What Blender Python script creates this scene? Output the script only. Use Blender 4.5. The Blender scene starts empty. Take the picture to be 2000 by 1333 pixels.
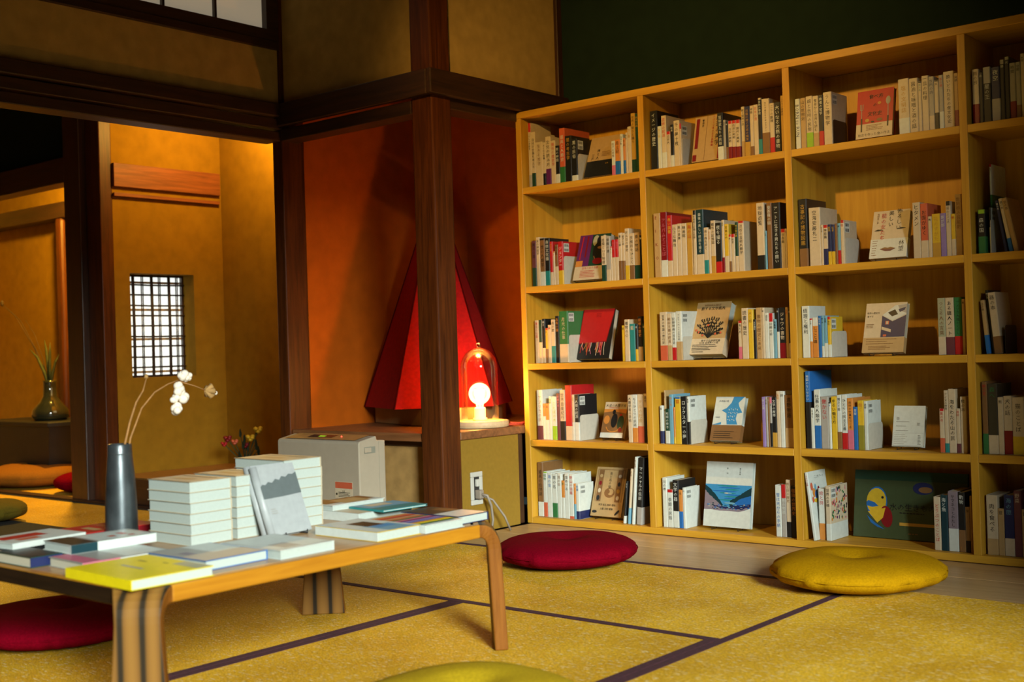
import bpy, bmesh, math, random
from mathutils import Vector, Matrix, Euler

random.seed(7)
R = math.radians
SC = bpy.context.scene
COL = SC.collection

# ------------------------------------------------------------------ camera
cam_d = bpy.data.cameras.new('camera')
cam = bpy.data.objects.new('camera', cam_d)
COL.objects.link(cam)
_r = Vector((0.7619, 0.6470, -0.0307)).normalized()
_f = Vector((-0.6471, 0.7624, 0.0067)).normalized()
_u = _r.cross(_f).normalized()
_r = _f.cross(_u).normalized()
cam.matrix_world = Matrix(((_r.x, _u.x, -_f.x, 0), (_r.y, _u.y, -_f.y, 0), (_r.z, _u.z, -_f.z, 0.8), (0, 0, 0, 1)))
cam_d.sensor_width = 36
cam_d.lens = 2360.2 * 36 / 2000
cam_d.clip_start = 0.05
cam_d.dof.use_dof = True
cam_d.dof.focus_distance = 4.5
cam_d.dof.aperture_fstop = 3.2
SC.camera = cam

# ------------------------------------------------------------------ view, world
SC.view_settings.view_transform = 'Standard'
SC.view_settings.look = 'None'
SC.view_settings.gamma = 1
SC.view_settings.use_curve_mapping = False
SC.view_settings.exposure = 0.0
world = bpy.data.worlds.new('world')
SC.world = world
world.use_nodes = True
world.node_tree.nodes['Background'].inputs[0].default_value = (0.5, 0.8, 0.8, 1)
world.node_tree.nodes['Background'].inputs[1].default_value = 0.04


def light(name, kind, loc, energy, color, target=None, **kw):
    d = bpy.data.lights.new(name, kind)
    d.energy = energy
    d.color = color
    for k, v in kw.items():
        setattr(d, k, v)
    o = bpy.data.objects.new(name, d)
    o.location = loc
    if target is not None:
        o.rotation_euler = (Vector(target) - Vector(loc)).to_track_quat('-Z', 'Y').to_euler()
    COL.objects.link(o)
    return o


# daylight outside the wide window of the right-hand wall (the wall and its opening are built below)
light('daylight', 'AREA', (9.0, -4.2, 4.6), 4700, (0.95, 1.0, 0.92), target=(-2.4, 3.2, 0.8), shape='RECTANGLE', size=2.8, size_y=3.2)

# ------------------------------------------------------------------ lettering (one mesh for each character, made once)
_gl = {}


def glyph(ch):
    if ch in _gl:
        return _gl[ch]
    c = bpy.data.curves.new('lettering', 'FONT')
    c.body = ch
    c.resolution_u = 1
    o = bpy.data.objects.new('lettering', c)
    COL.objects.link(o)
    bpy.context.view_layer.update()
    m = bpy.data.meshes.new_from_object(o.evaluated_get(bpy.context.evaluated_depsgraph_get()))
    vs = [tuple(v.co[:2]) for v in m.vertices]
    fs = [tuple(p.vertices) for p in m.polygons]
    w = max((v[0] for v in vs), default=.4)
    bpy.data.objects.remove(o)
    bpy.data.curves.remove(c)
    bpy.data.meshes.remove(m)
    _gl[ch] = (vs, fs, w)
    return _gl[ch]


# ------------------------------------------------------------------ materials
MATS = {}


def nt(m):
    m.use_nodes = True
    t = m.node_tree
    return t, t.nodes, t.links, t.nodes['Principled BSDF']


def mat(name, col, rough=.7, var=.12, scale=30., stretch=(1, 1, 1), bump=0., metal=0., spec=.4, sheen=0., coat=0.):
    """Plain coloured stuff with a noise that varies it a little."""
    if name in MATS:
        return MATS[name]
    m = bpy.data.materials.new(name)
    t, n, l, b = nt(m)
    b.inputs['Roughness'].default_value = rough
    b.inputs['Metallic'].default_value = metal
    b.inputs['Specular IOR Level'].default_value = spec
    b.inputs['Sheen Weight'].default_value = sheen
    b.inputs['Coat Weight'].default_value = coat
    tc = n.new('ShaderNodeTexCoord')
    mp = n.new('ShaderNodeMapping')
    mp.inputs['Scale'].default_value = stretch
    no = n.new('ShaderNodeTexNoise')
    no.inputs['Scale'].default_value = scale
    no.inputs['Detail'].default_value = 6
    ra = n.new('ShaderNodeValToRGB')
    ra.color_ramp.elements[0].position = .3
    ra.color_ramp.elements[1].position = .7
    ra.color_ramp.elements[0].color = tuple(max(0, c * (1 - var)) for c in col) + (1,)
    ra.color_ramp.elements[1].color = tuple(min(1, c * (1 + var)) for c in col) + (1,)
    l.new(tc.outputs['Object'], mp.inputs[0])
    l.new(mp.outputs[0], no.inputs['Vector'])
    l.new(no.outputs[0], ra.inputs[0])
    l.new(ra.outputs[0], b.inputs['Base Color'])
    if bump:
        bu = n.new('ShaderNodeBump')
        bu.inputs['Strength'].default_value = bump
        bu.inputs['Distance'].default_value = .01
        l.new(no.outputs[0], bu.inputs['Height'])
        l.new(bu.outputs[0], b.inputs['Normal'])
    MATS[name] = m
    return m


def wood(name, c0, c1, axis, rough=.5, scale=6., bump=.15, spec=.4, rings=1.):
    """Grain running along AXIS (0, 1, 2)."""
    if name in MATS:
        return MATS[name]
    m = bpy.data.materials.new(name)
    t, n, l, b = nt(m)
    b.inputs['Roughness'].default_value = rough
    b.inputs['Specular IOR Level'].default_value = spec
    tc = n.new('ShaderNodeTexCoord')
    mp = n.new('ShaderNodeMapping')
    s = [9., 9., 9.]
    s[axis] = .55
    mp.inputs['Scale'].default_value = s
    no = n.new('ShaderNodeTexNoise')
    no.inputs['Scale'].default_value = scale
    no.inputs['Detail'].default_value = 8
    no.inputs['Roughness'].default_value = .65
    no.inputs['Distortion'].default_value = .6 * rings
    ra = n.new('ShaderNodeValToRGB')
    ra.color_ramp.elements[0].position = .32
    ra.color_ramp.elements[1].position = .66
    ra.color_ramp.elements[0].color = c0 + (1,)
    ra.color_ramp.elements[1].color = c1 + (1,)
    oi = n.new('ShaderNodeObjectInfo')
    add = n.new('ShaderNodeVectorMath')
    l.new(tc.outputs['Object'], mp.inputs[0])
    l.new(mp.outputs[0], add.inputs[0])
    l.new(oi.outputs['Random'], add.inputs[1])
    l.new(add.outputs[0], no.inputs['Vector'])
    l.new(no.outputs[0], ra.inputs[0])
    hs = n.new('ShaderNodeHueSaturation')          # every board a little lighter or darker than the next
    mr = n.new('ShaderNodeMapRange')
    mr.inputs[3].default_value = .90
    mr.inputs[4].default_value = 1.10
    l.new(oi.outputs['Random'], mr.inputs[0])
    l.new(mr.outputs[0], hs.inputs['Value'])
    l.new(ra.outputs[0], hs.inputs['Color'])
    l.new(hs.outputs[0], b.inputs['Base Color'])
    bu = n.new('ShaderNodeBump')
    bu.inputs['Strength'].default_value = bump
    bu.inputs['Distance'].default_value = .004
    l.new(no.outputs[0], bu.inputs['Height'])
    l.new(bu.outputs[0], b.inputs['Normal'])
    MATS[name] = m
    return m


def zebra(name):
    """Strongly striped brown wood, stripes upright."""
    m = bpy.data.materials.new(name)
    t, n, l, b = nt(m)
    b.inputs['Roughness'].default_value = .5
    b.inputs['Specular IOR Level'].default_value = .15
    tc = n.new('ShaderNodeTexCoord')
    mp = n.new('ShaderNodeMapping')
    mp.inputs['Scale'].default_value = (1, 1, .09)
    mp.inputs['Rotation'].default_value = (0, 0, -.785)
    wv = n.new('ShaderNodeTexWave')
    wv.inputs['Scale'].default_value = 6.5
    wv.inputs['Distortion'].default_value = 7.5
    wv.inputs['Detail'].default_value = 3
    wv.inputs['Detail Scale'].default_value = .55
    ra = n.new('ShaderNodeValToRGB')
    e = ra.color_ramp.elements
    e[0].position, e[0].color = 0., (.018, .012, .006, 1)
    e[1].position, e[1].color = 1., (.20, .10, .02, 1)
    for p, c in ((.10, (.03, .02, .008, 1)), (.24, (.12, .058, .012, 1)), (.6, (.17, .082, .017, 1))):
        q = e.new(p)
        q.color = c
    l.new(tc.outputs['Object'], mp.inputs[0])
    l.new(mp.outputs[0], wv.inputs['Vector'])
    l.new(wv.outputs[0], ra.inputs[0])
    l.new(ra.outputs[0], b.inputs['Base Color'])
    MATS[name] = m
    return m


def tatami():
    m = bpy.data.materials.new('tatami')
    t, n, l, b = nt(m)
    b.inputs['Roughness'].default_value = .55
    b.inputs['Specular IOR Level'].default_value = .35
    tc = n.new('ShaderNodeTexCoord')
    wv = n.new('ShaderNodeTexWave')
    wv.bands_direction = 'Y'
    wv.inputs['Scale'].default_value = 52
    wv.inputs['Distortion'].default_value = .6
    wv.inputs['Detail'].default_value = 2
    n1 = n.new('ShaderNodeTexNoise')
    n1.inputs['Scale'].default_value = 3.2
    n1.inputs['Detail'].default_value = 8
    mp = n.new('ShaderNodeMapping')
    mp.inputs['Scale'].default_value = (14, 60, 14)
    n2 = n.new('ShaderNodeTexNoise')
    n2.inputs['Scale'].default_value = 2.6
    n2.inputs['Detail'].default_value = 5
    r1 = n.new('ShaderNodeValToRGB')
    r1.color_ramp.elements[0].position = .3
    r1.color_ramp.elements[1].position = .7
    r1.color_ramp.elements[0].color = (.66, .37, .013, 1)
    r1.color_ramp.elements[1].color = (.92, .57, .033, 1)
    r2 = n.new('ShaderNodeValToRGB')          # pale worn flecks
    r2.color_ramp.elements[0].position = .56
    r2.color_ramp.elements[1].position = .66
    mx = n.new('ShaderNodeMix')
    mx.data_type = 'RGBA'
    l.new(tc.outputs['Object'], wv.inputs['Vector'])
    l.new(tc.outputs['Object'], n1.inputs['Vector'])
    l.new(tc.outputs['Object'], mp.inputs[0])
    l.new(mp.outputs[0], n2.inputs['Vector'])
    l.new(n1.outputs[0], r1.inputs[0])
    l.new(n2.outputs[0], r2.inputs[0])
    mu = n.new('ShaderNodeMath')
    mu.operation = 'MULTIPLY'
    mu.inputs[1].default_value = .6
    l.new(r2.outputs[0], mu.inputs[0])
    l.new(mu.outputs[0], mx.inputs[0])
    l.new(r1.outputs[0], mx.inputs[6])
    mx.inputs[7].default_value = (1, .90, .55, 1)
    n3 = n.new('ShaderNodeTexNoise')
    n3.inputs['Scale'].default_value = 9.
    n3.inputs['Detail'].default_value = 4
    r3 = n.new('ShaderNodeValToRGB')          # fine straw grain
    r3.color_ramp.elements[0].position = .36
    r3.color_ramp.elements[1].position = .62
    r3.color_ramp.elements[0].color = (.50, .47, .38, 1)
    r3.color_ramp.elements[1].color = (1.1, 1.1, 1.1, 1)
    l.new(mp.outputs[0], n3.inputs['Vector'])
    l.new(n3.outputs[0], r3.inputs[0])
    m3 = n.new('ShaderNodeMix')
    m3.data_type = 'RGBA'
    m3.blend_type = 'MULTIPLY'
    m3.inputs[0].default_value = 1
    l.new(mx.outputs[2], m3.inputs[6])
    l.new(r3.outputs[0], m3.inputs[7])
    l.new(m3.outputs[2], b.inputs['Base Color'])
    bu = n.new('ShaderNodeBump')
    bu.inputs['Strength'].default_value = .6
    bu.inputs['Distance'].default_value = .004
    l.new(wv.outputs[0], bu.inputs['Height'])
    l.new(bu.outputs[0], b.inputs['Normal'])
    MATS['tatami'] = m
    return m


def emit(name, col, strength):
    m = bpy.data.materials.new(name)
    t, n, l, b = nt(m)
    b.inputs['Base Color'].default_value = col + (1,)
    b.inputs['Emission Color'].default_value = col + (1,)
    b.inputs['Emission Strength'].default_value = strength
    MATS[name] = m
    return m


def thin_glass(name, tint=(1, 1, 1), fac=1.0):
    m = bpy.data.materials.new(name)
    m.use_nodes = True
    t = m.node_tree
    n, l = t.nodes, t.links
    n.remove(n['Principled BSDF'])
    tr = n.new('ShaderNodeBsdfTransparent')
    tr.inputs[0].default_value = tint + (1,)
    gl = n.new('ShaderNodeBsdfGlossy')
    gl.inputs['Roughness'].default_value = .02
    lw = n.new('ShaderNodeFresnel')
    lw.inputs[0].default_value = 1.5
    mu = n.new('ShaderNodeMath')
    mu.operation = 'MULTIPLY'
    mu.inputs[1].default_value = fac
    mx = n.new('ShaderNodeMixShader')
    l.new(lw.outputs[0], mu.inputs[0])
    l.new(mu.outputs[0], mx.inputs[0])
    l.new(tr.outputs[0], mx.inputs[1])
    l.new(gl.outputs[0], mx.inputs[2])
    l.new(mx.outputs[0], n['Material Output'].inputs[0])
    MATS[name] = m
    return m


PAL = {  # printed paper and card
    'w': ((.68, .76, .72), 'white'), 'c': ((.66, .57, .40), 'cream'), 'k': ((.012, .014, .015), 'black'),
    'g': ((.40, .40, .37), 'grey'), 'r': ((.52, .016, .018), 'red'), 'dr': ((.22, .006, .012), 'dark red'),
    'ro': ((.62, .13, .06), 'orange red'), 'o': ((.66, .27, .05), 'orange'), 'y': ((.72, .50, .03), 'yellow'),
    'gr': ((.03, .19, .06), 'green'), 'dg': ((.012, .06, .035), 'dark green'), 'lg': ((.30, .58, .03), 'lime green'),
    't': ((.02, .26, .27), 'teal'), 'dt': ((.008, .045, .06), 'dark teal'), 'b': ((.02, .16, .52), 'blue'),
    'nb': ((.015, .025, .11), 'navy'), 'lb': ((.17, .42, .58), 'light blue'), 'p': ((.13, .02, .14), 'purple'),
    'pu': ((.15, .045, .06), 'plum'), 'mv': ((.30, .22, .55), 'violet'), 'pk': ((.66, .17, .26), 'pink'),
    'br': ((.24, .125, .045), 'brown'), 'tn': ((.52, .36, .16), 'tan'), 'gd': ((.55, .33, .05), 'gold'),
    'ol': ((.28, .26, .03), 'olive'), 'pg': ((.42, .45, .30), 'pale green'), 'gp': ((.26, .22, .27), 'mauve grey'),
    'dk': ((.05, .045, .03), 'dark brown'), 'og': ((.055, .085, .035), 'olive green'), 'ly': ((.90, .76, .008), 'lemon yellow'), 'pw': ((.42, .46, .47), 'pale blue white'), 'hg': ((.13, .16, .165), 'slate grey'), 'bl2': ((.05, .30, .62), 'sky blue'),
}


def P(c):
    return mat('print_' + PAL[c][1].replace(' ', '_'), tuple(q * .72 for q in PAL[c][0]), rough=.42, var=.06, scale=60, spec=.4)


def M(n):
    return MATS[n]


plaster = mat('ochre_plaster', (.27, .14, .010), .95, .10, 14, bump=.12, spec=.1)
plaster_d = mat('brown_plaster', (.40, .27, .085), .95, .12, 14, bump=.12, spec=.1)
dark_w = wood('dark_timber', (.022, .010, .006), (.055, .022, .010), 2, .42, spec=.5)
dark_wx = wood('dark_timber_crosswise', (.02, .009, .005), (.05, .02, .010), 0, .45, spec=.5)
dark_wy = wood('dark_timber_lengthwise', (.02, .009, .005), (.05, .02, .010), 1, .45, spec=.5)
post_w = wood('red_brown_timber', (.034, .0085, .0016), (.10, .026, .004), 2, .45, spec=.3)
red_wy = wood('red_brown_board', (.14, .04, .014), (.30, .09, .03), 1, .5)
pine_x = wood('pale_pine_along', (.40, .205, .013), (.52, .295, .026), 0, .5, 4, .08)
pine_z = wood('pale_pine_upright', (.40, .205, .013), (.52, .295, .026), 2, .5, 4, .08)
plank_w = wood('pale_floor_wood', (.36, .23, .10), (.50, .34, .16), 0, .38, 5, .1)
cab_w = wood('cabinet_top_wood', (.13, .055, .02), (.26, .11, .04), 0, .4)
table_w = wood('table_edge_wood', (.30, .115, .005), (.41, .18, .009), 1, .4, 5, .08, .5)
leg_w = zebra('table_leg_wood')
leg_side = wood('table_leg_edge_wood', (.13, .042, .005), (.21, .078, .010), 2, .6, 5, .08, .08)
tat = tatami()
heri = mat('tatami_border_cloth', (.045, .012, .020), .9, .3, 90)
heri_k = mat('black_border_cloth', (.01, .011, .01), .9, .3, 90)
paper = mat('book_pages', (.42, .41, .32), .9, .05, 200)
paper_w = mat('white_book_pages', (.36, .42, .39), .9, .04, 200)
plate = mat('grey_enamelled_steel', (.42, .42, .36), .5, .05, 60)
wire = mat('black_wire', (.012, .012, .013), .4, .1, 40)
fab_red = mat('crimson_cotton', (.135, .0008, .007), .95, .18, 160, bump=.15, spec=.02)
fab_yel = mat('mustard_cotton', (.34, .18, .002), .95, .15, 160, bump=.15, spec=.02)
fab_or = mat('orange_cotton', (.22, .085, .006), .95, .15, 160, bump=.15, spec=.15)

# ------------------------------------------------------------------ mesh helpers


class MB:
    """Collects faces with material slots; build() links them as one mesh object."""

    def __init__(self):
        self.v, self.f, self.mi = [], [], []

    def add(self, vs, fs, mi=0):
        k = len(self.v)
        self.v += [tuple(p) for p in vs]
        self.f += [tuple(i + k for i in f) for f in fs]
        self.mi += [mi] * len(fs)
        return self

    def box(self, x0, x1, y0, y1, z0, z1, mi=0):
        return self.add([(x0, y0, z0), (x1, y0, z0), (x1, y1, z0), (x0, y1, z0), (x0, y0, z1), (x1, y0, z1), (x1, y1, z1), (x0, y1, z1)],
                        [(0, 3, 2, 1), (4, 5, 6, 7), (0, 1, 5, 4), (1, 2, 6, 5), (2, 3, 7, 6), (3, 0, 4, 7)], mi)

    def bbox(self, x0, x1, y0, y1, z0, z1, c=.003, mi=0):
        """Box with chamfered edges."""
        bm = bmesh.new()
        bmesh.ops.create_cube(bm, size=1)
        for v in bm.verts:
            v.co = Vector((x0 + (v.co.x + .5) * (x1 - x0), y0 + (v.co.y + .5) * (y1 - y0), z0 + (v.co.z + .5) * (z1 - z0)))
        bmesh.ops.bevel(bm, geom=list(bm.edges), offset=c, segments=1, affect='EDGES')
        return self.frombm(bm, mi)

    def frombm(self, bm, mi=0):
        bm.verts.index_update()
        self.add([v.co[:] for v in bm.verts], [tuple(v.index for v in f.verts) for f in bm.faces], mi)
        bm.free()
        return self

    def prism(self, pts, axis, a, b, mi=0):
        """Polygon PTS (2-D) extruded along AXIS from A to B."""
        def q(p, h):
            return [(h, p[0], p[1]), (p[0], h, p[1]), (p[0], p[1], h)][axis]
        n = len(pts)
        vs = [q(p, a) for p in pts] + [q(p, b) for p in pts]
        fs = [tuple(range(n)), tuple(range(2 * n - 1, n - 1, -1))] + [(i, i + n, (i + 1) % n + n, (i + 1) % n) for i in range(n)]
        return self.add(vs, fs, mi)

    def lathe(self, prof, n=24, c=(0, 0, 0), mi=0):
        k = len(prof)
        vs = []
        for j in range(n):
            a = 2 * math.pi * j / n
            vs += [(c[0] + r * math.cos(a), c[1] + r * math.sin(a), c[2] + z) for r, z in prof]
        fs = [(j * k + i, ((j + 1) % n) * k + i, ((j + 1) % n) * k + i + 1, j * k + i + 1) for j in range(n) for i in range(k - 1)]
        return self.add(vs, fs, mi)

    def tube(self, pts, r, n=6, mi=0):
        pts = [Vector(p) for p in pts]
        rs = r if isinstance(r, (list, tuple)) else [r] * len(pts)
        vs = []
        for i, p in enumerate(pts):
            d = (pts[min(i + 1, len(pts) - 1)] - pts[max(i - 1, 0)]).normalized()
            u = d.cross(Vector((.31, .22, .93))).normalized()
            w = d.cross(u)
            vs += [p + (u * math.cos(2 * math.pi * j / n) + w * math.sin(2 * math.pi * j / n)) * rs[i] for j in range(n)]
        m = len(pts)
        fs = [(i * n + j, i * n + (j + 1) % n, (i + 1) * n + (j + 1) % n, (i + 1) * n + j) for i in range(m - 1) for j in range(n)]
        fs += [tuple(range(n - 1, -1, -1)), tuple((m - 1) * n + j for j in range(n))]
        return self.add([v[:] for v in vs], fs, mi)

    def ball(self, c, r, sx=1, sy=1, sz=1, n=2, mi=0):
        bm = bmesh.new()
        bmesh.ops.create_icosphere(bm, subdivisions=n, radius=r)
        for v in bm.verts:
            v.co = Vector((v.co.x * sx + c[0], v.co.y * sy + c[1], v.co.z * sz + c[2]))
        return self.frombm(bm, mi)

    def mesh(self, name, mats, smooth=False):
        me = bpy.data.meshes.new(name)
        me.from_pydata(self.v, [], self.f)
        for m in (mats if isinstance(mats, (list, tuple)) else [mats]):
            me.materials.append(m)
        me.polygons.foreach_set('material_index', self.mi)
        if smooth:
            me.polygons.foreach_set('use_smooth', [True] * len(self.f))
        me.update()
        bm = bmesh.new()
        bm.from_mesh(me)
        bmesh.ops.recalc_face_normals(bm, faces=bm.faces)
        bm.to_mesh(me)
        bm.free()
        return me

    def build(self, name, mats, parent=None, smooth=False, loc=None, rot=None):
        return link(name, self.mesh(name, mats, smooth), parent, loc, rot)


def link(name, data, parent=None, loc=None, rot=None):
    o = bpy.data.objects.new(name, data)
    COL.objects.link(o)
    o.parent = parent
    if loc is not None:
        o.location = loc
    if rot is not None:
        o.rotation_euler = rot
    return o


def tag(o, label, cat, group=None):
    o['label'] = label
    o['category'] = cat
    if group:
        o['group'] = group
    return o


def thing(name, label, cat, loc=(0, 0, 0), rot=(0, 0, 0), group=None):
    return tag(link(name, None, None, loc, rot), label, cat, group)


def struct(o):
    o['kind'] = 'structure'
    return o


def bev(o, w=.003, seg=2):
    b = o.modifiers.new('edge', 'BEVEL')
    b.width = w
    b.segments = seg
    b.limit_method = 'ANGLE'
    return o


def letters(txt, size, vertical=True, gap=1.06, sq=1.):
    """MB with the characters in the XZ plane (facing -Y), centred on the origin."""
    mb = MB()
    if vertical:
        n = len(txt)
        for i, ch in enumerate(txt):
            vs, fs, w = glyph(ch)
            if ch == ' ':
                continue
            mb.add([((x - .5) * size * sq, 0, (y - .38) * size + ((n - 1) / 2 - i) * size * gap) for x, y in vs], fs)
    else:
        pos, ws = 0, []
        for ch in txt:
            vs, fs, w = glyph(ch)
            a = 1.0 if ord(ch) > 0x2000 else (w + .07 if ch != ' ' else .3)
            ws.append((pos, vs, fs))
            pos += a
        for p, vs, fs in ws:
            mb.add([((x + p - pos / 2) * size * sq, 0, (y - .38) * size) for x, y in vs], fs)
    return mb

# ------------------------------------------------------------------ the setting: floor
floor = struct(MB().box(-9.3, 1.15, -2.5, 5.1, -.14, -.056).build('floor', mat('subfloor', (.10, .06, .03), .9)))


def mat_piece(x0, x1, y0, y1, along, hm=None):
    g = .0015
    o = MB().box(x0 + g, x1 - g, y0 + g, y1 - g, -.055, 0).build('tatami_mat', tat, floor)
    bw, e = .03, .0012
    for s in (0, 1):
        b = MB()
        if along == 'x':
            yy = (y0 + g, y0 + bw) if s == 0 else (y1 - bw, y1 - g)
            b.box(x0 + g, x1 - g, yy[0], yy[1], -.02, e)
        else:
            xx = (x0 + g, x0 + bw) if s == 0 else (x1 - bw, x1 - g)
            b.box(xx[0], xx[1], y0 + g, y1 - g, -.02, e)
        b.build('border_strip', hm or heri, o)


mat_piece(-3.5, -1.705, 2.81, 3.69, 'x')
mat_piece(-1.705, -.83, 1.93, 3.69, 'y')
mat_piece(-2.65, -1.705, 1.05, 2.81, 'y')
mat_piece(-3.55, -2.65, 1.05, 2.81, 'y')
mat_piece(-1.705, -.83, .17, 1.93, 'y')
mat_piece(-.83, .06, .17, 1.93, 'y')
mat_piece(-.83, .95, 1.93, 2.81, 'x')
mat_piece(-.83, .95, 2.81, 3.69, 'x')
mat_piece(-4.49, -3.55, 1.05, 2.81, 'y')
mat_piece(-4.49, -3.55, 2.81, 3.69, 'x')
mat_piece(-3.5, -1.705, .17, 1.05, 'x')
mat_piece(.06, .95, .17, 1.93, 'y')
for k, (xa, xb, ya, yb, al) in enumerate([(-6.4, -4.63, 2.78, 3.66, 'x'), (-8.2, -6.4, 2.78, 3.66, 'x'), (-8.2, -6.52, 3.74, 4.55, 'x'),
                                          (-6.4, -4.63, 1.9, 2.78, 'x'), (-8.2, -6.4, 1.9, 2.78, 'x'), (-9.19, -8.2, 2.78, 3.66, 'x'), (-9.19, -8.2, 3.74, 4.55, 'x'), (-9.19, -8.2, 1.9, 2.78, 'x')]):
    mat_piece(xa, xb, ya, yb, al, heri_k)
for k in range(3):                                   # wooden strip of floor in front of the bookcase
    ya = 3.69 + k * .313
    MB().bbox(-3.548, 1.0, ya + .001, ya + .312, -.055, -.003, .001).build('floor_plank', plank_w, floor)

# ------------------------------------------------------------------ walls
CZ = 2.9
struct(MB().box(-9.3, 1.15, -2.5, 5.1, CZ, CZ + .08).build('ceiling', wood('ceiling_boards', (.05, .028, .014), (.10, .055, .028), 0, .6)))
wl = MB()
wl.box(-4.63, -4.56, -2.4, 3.70, 2.0, 2.30).box(-4.63, -4.56, -2.4, 2.2, 2.30, CZ).box(-4.63, -4.56, 2.2, 3.70, 2.78, CZ)
struct(wl.build('wall_left', plaster_d))
struct(MB().box(-4.548, -3.672, 3.725, 3.80, 2.0, CZ).build('wall_corner', plaster_d))
struct(MB().box(-3.64, -3.575, 3.824, 4.63, 2.0, CZ).build('wall_side', plaster_d))
struct(MB().box(-3.575, 1.0, 4.63, 4.72, 0, CZ).build('wall_back', mat('dark_green_plaster', (.010, .021, .014), .95, .1, 14, spec=.1)))
wr = MB()
WY0, WY1, WZ0, WZ1 = -1.5, 1.97, .10, 2.25
wr.box(1.0, 1.1, -2.4, WY0, 0, CZ).box(1.0, 1.1, WY1, 4.63, 0, CZ).box(1.0, 1.1, WY0, WY1, WZ1, CZ).box(1.0, 1.1, WY0, WY1, 0, WZ0)
struct(wr.build('wall_right', plaster_d))
w3 = struct(MB().box(1.02, 1.08, WY0, WY0 + .05, WZ0, WZ1).box(1.02, 1.08, WY1 - .05, WY1, WZ0, WZ1).box(1.02, 1.08, WY0, WY1, WZ0, WZ0 + .05).box(1.02, 1.08, WY0, WY1, WZ1 - .05, WZ1).build('window_3', dark_wy))
struct(MB().box(-9.2, 1.0, -2.5, -2.4, 0, CZ).build('wall_front', plaster_d))
struct(MB().box(-9.3, -9.2, -2.4, 4.65, 0, CZ).build('wall_far', plaster_d))
# the alcove behind the pillar
al = MB().box(-4.62, -4.55, 3.84, 5.0, 0, CZ)
struct(al.build('wall_alcove', mat('alcove_plaster', (.38, .078, .003), .95, .10, 14, bump=.12, spec=.1)))
struct(MB().box(-4.62, -3.42, 5.0, 5.08, 0, CZ).box(-3.5, -3.42, 4.72, 5.0, 0, CZ).build('wall_alcove_back', MATS['alcove_plaster']))
struct(MB().box(-4.55, -3.64, 3.80, 5.0, 2.25, 2.29).build('ceiling_alcove', dark_wx))


def timber(n, x0, x1, y0, y1, z0, z1, m, c=.006):
    return struct(bev(MB().box(x0, x1, y0, y1, z0, z1).build('trim_%d' % n, m), c, 2))


timber(1, -3.672, -3.55, 3.704, 3.824, 0, CZ - .002, post_w, .007)            # free-standing pillar
timber(2, -4.62, -4.548, 3.704, 3.838, 0, CZ - .002, post_w)                  # corner pillar
timber(3, -4.548, -3.672, 3.70, 3.80, 1.826, 1.884, dark_wx, .004)            # lintel over the alcove
timber(4, -4.548, -3.552, 3.672, 3.704, 1.892, 2.0, dark_wx, .005)
timber(5, -3.665, -3.556, 3.824, 4.63, 1.845, 1.90, dark_wy, .004)            # lintel on the alcove's open side
timber(6, -3.55, -3.522, 3.672, 4.63, 1.892, 2.0, dark_wy, .005)
timber(7, -4.66, -4.552, -2.4, 3.702, 1.826, 1.872, dark_wy, .004)            # long lintel to the next room
timber(8, -4.66, -4.54, -2.4, 3.702, 1.88, 1.93, dark_wy, .004)
timber(9, -4.66, -4.52, -2.4, 3.702, 1.936, 2.0, dark_wy, .006)
timber(10, -3.585, -3.555, 4.595, 4.652, 2.0, CZ, dark_w, .004)               # upright at the wall's corner
timber(11, -3.665, -3.552, 3.824, 4.63, 1.902, 2.0, dark_wy, .004)
timber(12, -4.66, -4.49, -2.4, 3.66, -.055, .004, dark_wy, .003)              # threshold between the rooms
timber(13, -4.60, -4.54, -2.4, 3.70, 2.262, 2.30, dark_wy, .003)              # sill of the high paper window

# high paper window
w2 = struct(MB().box(-4.60, -4.545, 2.2, 3.70, 2.30, 2.352).box(-4.60, -4.545, 3.632, 3.70, 2.352, 2.78).box(-4.60, -4.545, 2.2, 2.25, 2.352, 2.78).box(-4.60, -4.545, 2.25, 3.632, 2.73, 2.78).build('window_2', dark_wy))
shoji = emit('daylit_window_paper_high', (.80, .68, .48), .26)
for k in range(5):
    ya = 2.25 + k * .2764
    MB().box(-4.585, -4.58, ya, ya + .2764, 2.352, 2.73).build('paper_pane', shoji, w2)
    if k:
        MB().box(-4.592, -4.562, ya - .006, ya + .006, 2.352, 2.73).build('glazing_bar', dark_w, w2)

# ------------------------------------------------------------------ the next room and its alcove
toko = plaster
ww = MB()
for (ya, yb, za, zb) in [(3.80, 3.90, 0, CZ), (4.335, 4.60, 0, CZ), (3.90, 4.335, 0, .70), (3.90, 4.335, 1.308, CZ)]:
    ww.box(-6.33, -6.19, ya, yb, za, zb)
struct(ww.build('wall_tokonoma', toko))
struct(MB().box(-6.19, -4.62, 4.55, 4.62, 0, CZ).build('wall_tokonoma_end', toko))
struct(MB().box(-9.2, -6.33, 4.56, 4.63, 0, CZ).build('wall_niche', toko))
struct(MB().box(-9.2, -6.40, 3.72, 3.80, 2.0, CZ).build('wall_over_niche', MATS['dark_green_plaster']))
timber(14, -6.505, -6.335, 3.68, 3.80, 0, CZ - .002, dark_w)
timber(15, -6.330, -6.185, 3.72, 3.80, 0, CZ - .002, post_w)
timber(16, -9.2, -6.505, 3.69, 3.80, 1.85, 2.0, dark_wx)
timber(17, -9.2, -6.52, 4.42, 4.55, 1.82, 1.93, dark_wx)
timber(18, -6.19, -6.165, 3.80, 4.53, 1.80, 1.935, red_wy, .003)
timber(19, -6.19, -6.165, 3.80, 4.525, 1.745, 1.765, red_wy, .002)
timber(20, -9.2, -4.66, 3.662, 3.735, -.055, .012, dark_wx, .003)             # threshold
timber(21, -7.95, -7.87, 4.42, 4.50, 0, 1.82, post_w, .02)                    # slim post in the niche
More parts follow.
